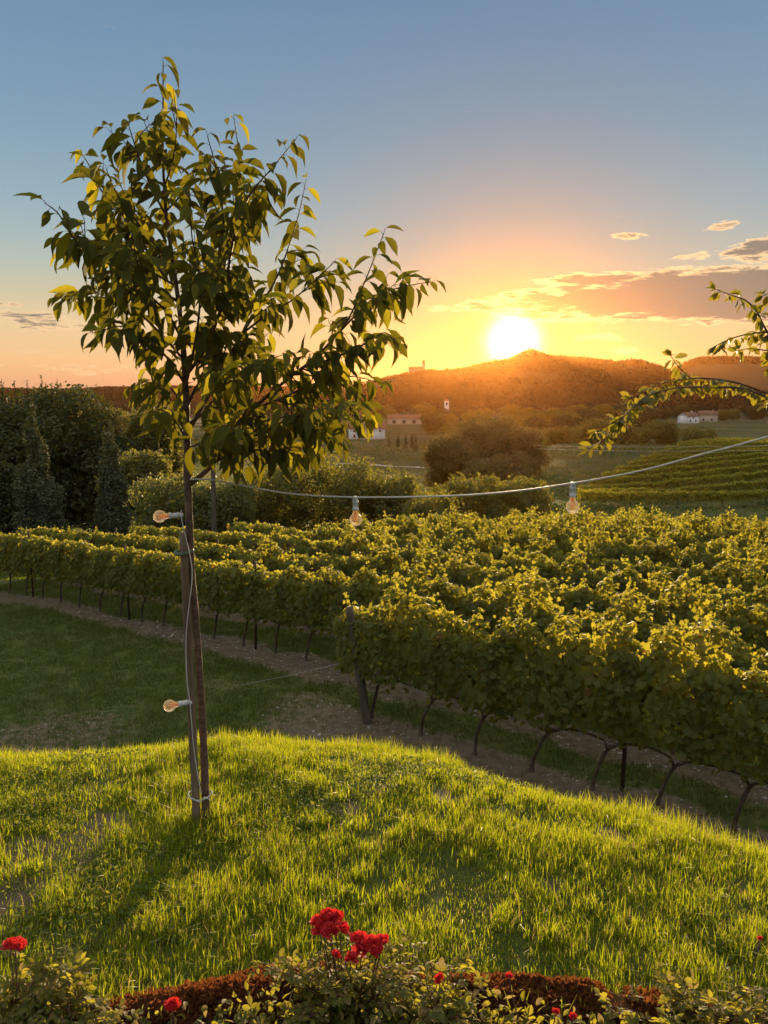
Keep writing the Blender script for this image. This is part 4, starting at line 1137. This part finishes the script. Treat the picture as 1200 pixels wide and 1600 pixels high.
band(rng.uniform(660, 1010, 22), U(330, 520), U(8, 13), 1.2, VT[:6], 'hazy tree in the valley in front of the hill-foot belt, %s from the left', 'trees scattered in the middle valley')
band(rng.uniform(800, 1100, 18), U(190, 290), U(6, 10), 1.25, VT[:3], 'rounded tree in the dip before the right-hand vine slope, %s from the left', 'trees in the dip before the vine slope')
band(rng.uniform(90, 430, 24), U(260, 620), U(8, 14), 1.2, VT[:6], 'tree among the left valley fields between dark trees and cherry crown, %s from the left', 'trees in the left valley fields')
band(np.array([608, 622, 634, 644, 650, 664, 672, 688]) + 0.0, U(268, 300), U(4.5, 6.5), 0.9, [CYM], 'small slim tree standing in the field right of the white farmhouse, %s from the left', 'slim trees in the field by the farmhouse')

# woods covering the hills (nobody could count them)
def hill_woods():
    r_ = np.random.default_rng(77); n = 90000
    a = R(1) * r_.uniform(-33, 33, n); rr = r_.uniform(740, 2400, n)
    x = rr * np.sin(a); y = rr * np.cos(a); z = H(x, y)
    keep = ((z > -17) | (r_.random(n) < 0.25)) & (vnoise(x * 0.012, y * 0.012, 55) + 0.25 * vnoise(x * 0.05, y * 0.05, 56) > 0.34)
    near_ridge = z > -5
    keep = keep & ((rr < 1450) | (rr > 1750)) | (keep & (np.degrees(a) < -3))
    # leave the chapel clear
    cp = at_y(652, 583, 1260); keep &= ~((np.abs(x - cp[0]) < 17) & (np.abs(y - cp[1]) < 26) | ((np.abs(x - cp[0]) < 15) & (y < cp[1]) & (y > cp[1] - 90) & (z > 10)))
    x, y, z = x[keep], y[keep], z[keep]; m = len(x)
    q = 10
    hgt = r_.uniform(3.5, 7.5, m) * np.where(r_.random(m) < 0.06, 1.35, 1)
    d = unit(r_.standard_normal((m, q, 3))); d[..., 2] = np.abs(d[..., 2])
    P = np.stack([x, y, z], -1)[:, None] + d * np.stack([hgt * 0.5, hgt * 0.5, hgt * 0.75], -1)[:, None] + np.array([0, 0, 1.0])
    P = P.reshape(-1, 3); k = len(P)
    g = Geo(); place(g, T_CLUMP, P, unit(r_.standard_normal((k, 3))), unit(d.reshape(-1, 3) + r_.normal(0, .4, (k, 3))), np.repeat(hgt, q) * r_.uniform(0.26, 0.5, k))
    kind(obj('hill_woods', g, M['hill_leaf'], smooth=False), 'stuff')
    print('hill trees', m)
hill_woods()

# ------------------------------------------------------------------ grass
def blades(name, X, Y, Ln, Wd, material, lean=0.45, seed=1, wind=(0.0, 0.0)):
    r_ = np.random.default_rng(seed); n = len(X)
    Z = H(X, Y)
    a = r_.uniform(0, 2 * math.pi, n); face = np.stack([np.cos(a), np.sin(a), 0 * a], -1)
    b = a + r_.normal(math.pi / 2, 0.5, n)
    ln = np.abs(r_.normal(0, lean, n)); ld_ = np.stack([np.cos(b) + wind[0], np.sin(b) + wind[1], 0 * b], -1) * ln[:, None]
    P0 = np.stack([X, Y, Z - 0.004], -1)
    up = np.array([0, 0, 1.0])
    P1 = P0 + (up * 0.55 + ld_ * 0.22) * Ln[:, None]
    P2 = P0 + (up * (0.98 - 0.20 * np.minimum(ln, 1.2)[:, None]) + ld_ * 0.85) * Ln[:, None]
    hw = face * (Wd / 2)[:, None]
    V = np.stack([P0 - hw, P0 + hw, P1 - hw * 0.85, P1 + hw * 0.85, P2], 1).reshape(-1, 3)
    o = np.arange(n)[:, None] * 5
    g = Geo(); g.add(V, (o + np.array([2, 3, 4])).reshape(-1, 3), (o + np.array([0, 1, 3, 2])).reshape(-1, 4))
    return kind(obj(name, g, material, smooth=False), 'stuff')

def lawn_grass():
    r_ = np.random.default_rng(8); n = 860000
    X = r_.uniform(-5.0, 5.6, n); Y = r_.uniform(2.0, 6.0, n)
    e = Y - lawn_edge(X)
    dep = Y * math.cos(PITCH) + 2.3 * math.sin(PITCH)
    soil = soil_mask(X, Y)
    pat = fbm(X * 2.6, Y * 2.6, 61, 3); tuft = vnoise(X * 9, Y * 9, 62); tf2 = vnoise(X * 22, Y * 22, 63)
    thin = fbm(X * 1.1 + 5, Y * 1.1, 66, 3)
    bed = np.interp(X, [-1.3, -0.9, -0.4, 0, 0.35, 0.65, 0.95, 1.2], [2.38, 2.44, 2.53, 2.56, 2.55, 2.50, 2.40, 2.34], right=1.9)
    bed = np.where(X > 1.2, np.maximum(1.9, 2.38 - (X - 1.2) * 0.8), bed)
    keep = (e < 0.75) & ((Y > bed - 0.02) | (r_.random(n) < 0.10)) & (np.abs(X) / dep < 1.05) & (e > -3.2) & (r_.random(n) > soil * 0.94) & (r_.random(n) < 0.22 + 1.0 * sstep(tuft * 0.55 + tf2 * 0.45, 0.22, 0.62)) & (r_.random(n) < 0.45 + 0.9 * sstep(thin, 0.35, 0.6))
    X, Y, pat, tuft, e, thin = X[keep], Y[keep], pat[keep], tuft[keep], e[keep], thin[keep]; n = len(X)
    dt_ = np.hypot(X - tree_base[0], Y - tree_base[1])
    Ln = (0.030 + 0.060 * pat + 0.040 * tuft * sstep(pat, 0.35, 0.7) + 0.07 * np.exp(-(dt_ / 0.22) ** 2) + 0.03 * sstep(e, -0.5, 0.1)) * r_.uniform(0.55, 1.35, n)
    Ln *= np.where(r_.random(n) < 0.25, 1.08, 0.64) * (0.6 + 0.5 * sstep(thin, 0.3, 0.6))
    Wd = r_.uniform(0.0022, 0.0048, n)
    # stronger tufts of broader, longer blades here and there
    cx = r_.uniform(-2.6, 2.8, 120); cyy = r_.uniform(2.7, 5.0, 120); m = 60
    tx = (cx[:, None] + r_.normal(0, 0.028, (120, m))).ravel(); ty = (cyy[:, None] + r_.normal(0, 0.028, (120, m))).ravel()
    ok = (ty < lawn_edge(tx) + 0.1) & (ty > 2.62); tx, ty = tx[ok], ty[ok]
    X = np.concatenate([X, tx]); Y = np.concatenate([Y, ty])
    Ln = np.concatenate([Ln, r_.uniform(0.05, 0.10, len(tx))]); Wd = np.concatenate([Wd, r_.uniform(0.004, 0.0075, len(tx))]); n = len(X)
    blades('lawn_grass', X, Y, Ln, Wd, M['grass'], 0.55, 12)
    print('lawn blades', n)
lawn_grass()

def meadow_grass():
    r_ = np.random.default_rng(9); n = 420000
    X = r_.uniform(-12.5, 7.5, n); Y = r_.uniform(9.0, 26, n)
    dep = Y * math.cos(PITCH) + 5.3 * math.sin(PITCH)
    s = 0.6 * X + 0.8 * Y
    soil = soil_mask(X, Y); pat = fbm(X * 0.8, Y * 0.8, 71, 3); pat2 = fbm(X * 3, Y * 3, 72, 3)
    keep = (np.abs(X) / dep < 0.54) & (s < 13.6) & (r_.random(n) > soil * 0.97 + 0.0) & (r_.random(n) < 0.35 + 1.1 * sstep(pat2, 0.3, 0.6)) & (Y - lawn_edge(X) > 4)
    X, Y, pat, pat2 = X[keep], Y[keep], pat[keep], pat2[keep]; n = len(X)
    Ln = (0.035 + 0.07 * pat * pat2 * 2) * r_.uniform(0.6, 1.3, n)
    blades('meadow_grass', X, Y, Ln, r_.uniform(0.006, 0.011, n), M['meadow'], 0.6, 13)
    print('meadow blades', n)
meadow_grass()

def field_grass():
    r_ = np.random.default_rng(19); n = 150000
    a = R(1) * r_.uniform(-28, 29, n); rr = np.exp(r_.uniform(math.log(30), math.log(330), n))
    X = rr * np.sin(a); Y = rr * np.cos(a)
    keep = r_.random(n) < 0.15 + 1.1 * sstep(fbm(X * 0.12, Y * 0.12, 73, 4), 0.38, 0.6); X, Y, rr = X[keep], Y[keep], rr[keep]; n = len(X)
    P = np.stack([X, Y, H(X, Y) - 0.02], -1)
    g = Geo(); place(g, T_CLUMP, P, unit(r_.normal(0, 0.5, (n, 3)) + [0, 0, 1]), unit(r_.standard_normal((n, 3)) * [1, 1, 0.2]), np.interp(rr, [30, 90, 330], [0.13, 0.22, 0.5]) * r_.uniform(0.5, 1.3, n))
    kind(obj('field_grass', g, M['meadow'], smooth=False), 'stuff')
field_grass()

def pebbles():
    r_ = np.random.default_rng(10); n = 5000
    X = r_.uniform(-9, 6, n); Y = r_.uniform(8.5, 20, n)
    keep = r_.random(n) < soil_mask(X, Y) * 0.8; X, Y = X[keep], Y[keep]; n = len(X); Z = H(X, Y)
    sz = r_.uniform(0.008, 0.030, n) * np.where(r_.random(n) < 0.05, 1.8, 1)
    tv = np.array([(1, 0, 0), (-1, 0, 0), (0, 1, 0), (0, -1, 0), (0, 0, 0.7), (0, 0, -0.5)], float)
    tt = np.array([(0, 2, 4), (2, 1, 4), (1, 3, 4), (3, 0, 4), (2, 0, 5), (1, 2, 5), (3, 1, 5), (0, 3, 5)])
    V = np.stack([X, Y, Z], -1)[:, None] + tv[None] * sz[:, None, None] * r_.uniform(0.6, 1.4, (n, 6, 1))
    g = Geo(); g.add(V.reshape(-1, 3), (tt[None] + (np.arange(n) * 6)[:, None, None]).reshape(-1, 3))
    kind(obj('pebbles', g, M['pebble'], smooth=False), 'stuff')
pebbles()

def clover():
    """low broad-leaved weeds in the lawn, one patchy ground cover"""
    r_ = np.random.default_rng(14); n = 60000
    X = r_.uniform(-4.0, 4.0, n); Y = r_.uniform(2.35, 4.9, n)
    p1 = fbm(X * 1.5 + 9, Y * 1.5, 81, 3); left = np.exp(-((X + 1.0) / 0.6) ** 2 - ((Y - 3.05) / 0.45) ** 2)
    keep = (r_.random(n) < 0.75 * sstep(p1, 0.56, 0.68) + 0.8 * left * sstep(p1, 0.35, 0.6)) & (Y < lawn_edge(X))
    X, Y = X[keep], Y[keep]; n = len(X); Z = H(X, Y) + r_.uniform(0.006, 0.055, n)
    d = unit(np.stack([r_.normal(0, 1, n), r_.normal(0, 1, n), r_.normal(0.15, 0.35, n)], -1))
    g = Geo(); place(g, T_OVAL, np.stack([X, Y, Z], -1), d, unit(r_.normal(0, .35, (n, 3)) + [0, 0, 1]), r_.uniform(0.012, 0.034, n))
    kind(obj('clover', g, M['weed_leaf']), 'stuff')
clover()

# ------------------------------------------------------------------ mossy edging and rose bed
def edging():
    ctr = [at_z(100, 1606, 0.1), at_z(260, 1588, 0.1), at_z(420, 1560, 0.1), at_z(600, 1553, 0.1), at_z(760, 1556, 0.1), at_z(900, 1570, 0.1), at_z(1040, 1596, 0.1), at_z(1150, 1625, 0.1)]
    c = spline(ctr, 260); n = len(c); m = 26
    a = np.linspace(-0.25, math.pi * 1.02, m)
    v = []
    for i, p in enumerate(c):
        jo = 1.0
        for j, q in enumerate(a):
            nz_ = -0.25 + 0.9 * float(vnoise(p[0] * 3.4 + 0.4, 0.3, 95)) + 0.55 + 0.70 * float(fbm(p[0] * 5 + j * 0.02, q * 1.6 + p[0], 91, 4)) + 0.10 * float(vnoise(p[0] * 26, q * 7, 92))
            v.append((p[0], p[1] - math.cos(q) * 0.095 * nz_ - 0.02, 0.02 + Hs(p[0], p[1] + 0.1) + math.sin(q) * 0.062 * nz_ - 0.025))
    i, j = np.meshgrid(np.arange(n - 1), np.arange(m - 1), indexing='ij'); k = i * m + j
    V = np.array(v); o = c[n // 2].copy(); o[2] = Hs(o[0], o[1])
    root = thing('stone_edging', 'low stone edging under rust-brown moss between the lawn and the rose bushes', 'edging', o)
    g = Geo(); g.add(V - o, None, np.stack([k, k + m, k + m + 1, k + 1], -1).reshape(-1, 4)); obj('stone', g, M['moss'], root)
    r_ = np.random.default_rng(15); nn = 42000; idx = r_.integers(0, len(V), nn)
    sel = fbm(V[idx, 0] * 6, V[idx, 1] * 6 + V[idx, 2] * 9, 93, 3) > 0.30; idx = idx[sel]; nn = len(idx)
    P = V[idx] + r_.normal(0, 0.004, (nn, 3)); cy_ = np.stack([0 * P[:, 0], P[:, 1] - np.interp(P[:, 0], c[:, 0], c[:, 1]), P[:, 2] + 0.06], -1)
    d = unit(unit(cy_) + r_.normal(0, 0.45, (nn, 3)))
    g = Geo(); place(g, T_CLUMP, P - o, d, unit(r_.standard_normal((nn, 3))), r_.uniform(0.009, 0.026, nn)); obj('moss', g, M['moss_tuft'], root, smooth=False)
edging()

def rose_flower(size, seed, n=34):
    r_ = np.random.default_rng(seed); g = Geo()
    P = []; Y = []; N = []; S = []
    for k in range(n):
        f = k / n; a = k * 2.4 + r_.normal(0, 0.2); tilt = 0.25 + 1.15 * f + r_.normal(0, 0.12)
        out = np.array([math.cos(a), math.sin(a), 0]); d = out * math.sin(tilt) + np.array([0, 0, math.cos(tilt)])
        P.append(out * size * 0.16 * f + np.array([0, 0, size * 0.05 * (1 - f)])); Y.append(d); N.append(unit(-out * math.cos(tilt) + np.array([0, 0, math.sin(tilt)]) + r_.normal(0, .2, 3))); S.append(size * r_.uniform(0.42, 0.62))
    place(g, T_PETAL, np.array(P), np.array(Y), np.array(N), np.array(S))
    return g

def rose_bush(label, px, py, yd, spread, height, n_stem, n_leaf, flowers, seed, name='rose_bush', leafm='rose_leaf', lsz=(0.018, 0.036)):
    r_ = np.random.default_rng(seed)
    b = at_y(px, py, yd); b[2] = Hs(b[0], b[1])
    root = thing(name, label, 'rose bush' if name == 'rose_bush' else 'plant', b)
    stems = Geo(); P = []; Y = []; N = []; S = []
    for k in range(n_stem):
        a = r_.uniform(0, 6.28); L = spread * r_.uniform(0.3, 1.0); hh = height * r_.uniform(0.35, 1.0)
        st = np.array([r_.normal(0, spread * .12), r_.normal(0, spread * .08), -0.03])
        e = np.array([math.cos(a) * L, math.sin(a) * L * 0.45, hh])
        c = spline([st, st * 0.6 + e * 0.35 + [0, 0, hh * 0.25], e * 0.75 + [0, 0, hh * 0.12], e], 20)
        tube(stems, c, np.linspace(0.0035, 0.0014, 20), 5)
        m = max(3, int(n_leaf / n_stem / 5))
        for q in range(m):
            p = c[int(20 * r_.uniform(0.15, 0.999))]
            d = unit(r_.normal(0, 1, 3) * [1, 1, 0.5] + [0, 0, 0.15]); ra = r_.uniform(0.03, 0.055)
            tube(stems, [p, p + d * ra], 0.0008, 3, False)
            side = unit(np.cross(d, [0.1, 0.1, 1])); up = np.cross(side, d)
            nn = unit(up + r_.normal(0, 0.35, 3)); sz = r_.uniform(*lsz)
            for off, f in ((0, 1.0), (1, .85), (-1, .85), (1, .45), (-1, .45)):
                P.append(p + d * ra * f); Y.append(unit(d * (1 if off == 0 else 0.55) + side * off * 0.9 + r_.normal(0, .15, 3) + [0, 0, -0.15])); N.append(nn); S.append(sz * (1.1 if off == 0 else 0.9))
    ms = Geo()
    ms = stems
    for (fx, fy, fd, size, fs) in flowers:
        p = at_y(fx, fy, fd) - b
        tube(ms, spline([np.array([r_.normal(0, .03), 0, 0]), p * [0.7, 0.7, 0.5], p - [0, 0, size * 0.1]], 12), np.linspace(0.003, 0.002, 12), 5)
    obj('stems', ms, M['twig'], root)
    g = Geo(); place(g, T_OVAL, np.array(P), np.array(Y), np.array(N), np.array(S), r_.uniform(0.9, 1.25, len(S))); obj('foliage', g, M[leafm], root)
    for (fx, fy, fd, size, fs) in flowers:
        fg = rose_flower(size * 0.82, fs)
        o = obj('flower', fg, M['petal'], root, at_y(fx, fy, fd) - b)
        o.rotation_euler = (r_.normal(-0.25, 0.3), r_.normal(0, 0.3), r_.uniform(0, 6))
    return root
cl = [(517 + dx, 1446 + dy, 2.46 + dd, sz, 500 + i) for i, (dx, dy, dd, sz) in enumerate([(-12, 6, 0, .075), (8, -8, .03, .075), (14, 9, -.02, .07), (-4, -10, .03, .07), (0, 12, -.03, .07), (-20, -2, .02, .06)])]
cl += [(560, 1472, 2.45, .07, 520), (566, 1484, 2.43, .065, 521), (580, 1480, 2.42, .075, 522), (596, 1476, 2.44, .07, 523), (590, 1490, 2.40, .06, 524), (523, 1494, 2.40, .04, 525), (548, 1500, 2.38, .055, 526)]
rose_bush('tallest rose bush with a dense cluster of bright red blooms at the lower middle', 545, 1565, 2.40, 0.34, 0.28, 38, 2400, cl, 601)
rose_bush('rose bush with a single red bloom at the left edge of the bed', 20, 1590, 2.36, 0.32, 0.24, 30, 2000, [(24, 1482, 2.42, .075, 531), (16, 1480, 2.43, .06, 532)], 602)
rose_bush('low rose shoots with one small red bloom in front of the left stretch of moss', 275, 1616, 2.22, 0.30, 0.10, 28, 1700, [(270, 1574, 2.24, .055, 533), (268, 1578, 2.23, .045, 538)], 603)
rose_bush('rose bush with one half-open red bud in front of the middle of the mossy edging', 668, 1592, 2.33, 0.28, 0.25, 32, 2000, [(688, 1530, 2.34, .042, 534)], 604)
rose_bush('sprawling rose shoots with a few tiny red buds before the right stretch of moss', 850, 1618, 2.22, 0.38, 0.11, 34, 2000, [(795, 1527, 2.40, .030, 535), (868, 1583, 2.27, .03, 536), (896, 1590, 2.26, .03, 537)], 605)
rose_bush('pale leafy shrub in the bottom right corner of the bed without any bloom', 1130, 1600, 2.32, 0.40, 0.23, 36, 2600, [(1188, 1468, 2.50, .022, 539)], 606)
rose_bush('low dense leafy shoots in the bottom left between the two left rose bushes', 110, 1608, 2.28, 0.26, 0.20, 28, 2000, [], 607)
rose_bush('low leafy shoots between the tall red rose cluster and the left mossy edging', 420, 1608, 2.26, 0.26, 0.17, 26, 1600, [], 608)
rose_bush('low leafy shoots in the bottom right between the sprawling roses and corner shrub', 985, 1616, 2.24, 0.34, 0.11, 32, 1900, [], 609)

def bed_cover():
    r_ = np.random.default_rng(23); n = 26000
    X = r_.uniform(-1.6, 1.7, n); Y = r_.uniform(1.9, 2.56, n)
    bed = np.interp(X, [-1.3, -0.9, -0.4, 0, 0.35, 0.65, 0.95, 1.2], [2.32, 2.34, 2.38, 2.39, 2.38, 2.36, 2.32, 2.30])
    p1 = fbm(X * 5, Y * 5, 83, 3); keep = (Y < bed) & (r_.random(n) < 0.35 + sstep(p1, 0.35, 0.6)); X, Y, p1 = X[keep], Y[keep], p1[keep]; n = len(X)
    Z = H(X, Y) + r_.random(n) ** 1.6 * (0.05 + 0.16 * p1)
    g = Geo(); place(g, T_OVAL, np.stack([X, Y, Z], -1), unit(r_.normal(0, 1, (n, 3)) + [0, 0, 0.3]), unit(r_.normal(0, .6, (n, 3)) + [0, 0.2, 0.8]), r_.uniform(0.014, 0.036, n), r_.uniform(0.7, 1.2, n))
    kind(obj('bed_ground_cover', g, M['rose_leaf']), 'stuff')
bed_cover()

# ------------------------------------------------------------------ haze
def haze():
    m, t = mat('haze')
    v = t.n('ShaderNodeVolumePrincipled')
    v.inputs['Color'].default_value = (0.92, 0.37, 0.09, 1)
    v.inputs['Density'].default_value = HAZE_DENSITY
    v.inputs['Anisotropy'].default_value = HAZE_G
    o = t.n('ShaderNodeOutputMaterial'); t.put(o.inputs['Volume'], v.outputs[0])
    g = Geo(); box(g, -3600, 3600, -3600, 3600, -30, 95)
    kind(obj('haze', g, m, smooth=False), 'stuff')
haze()
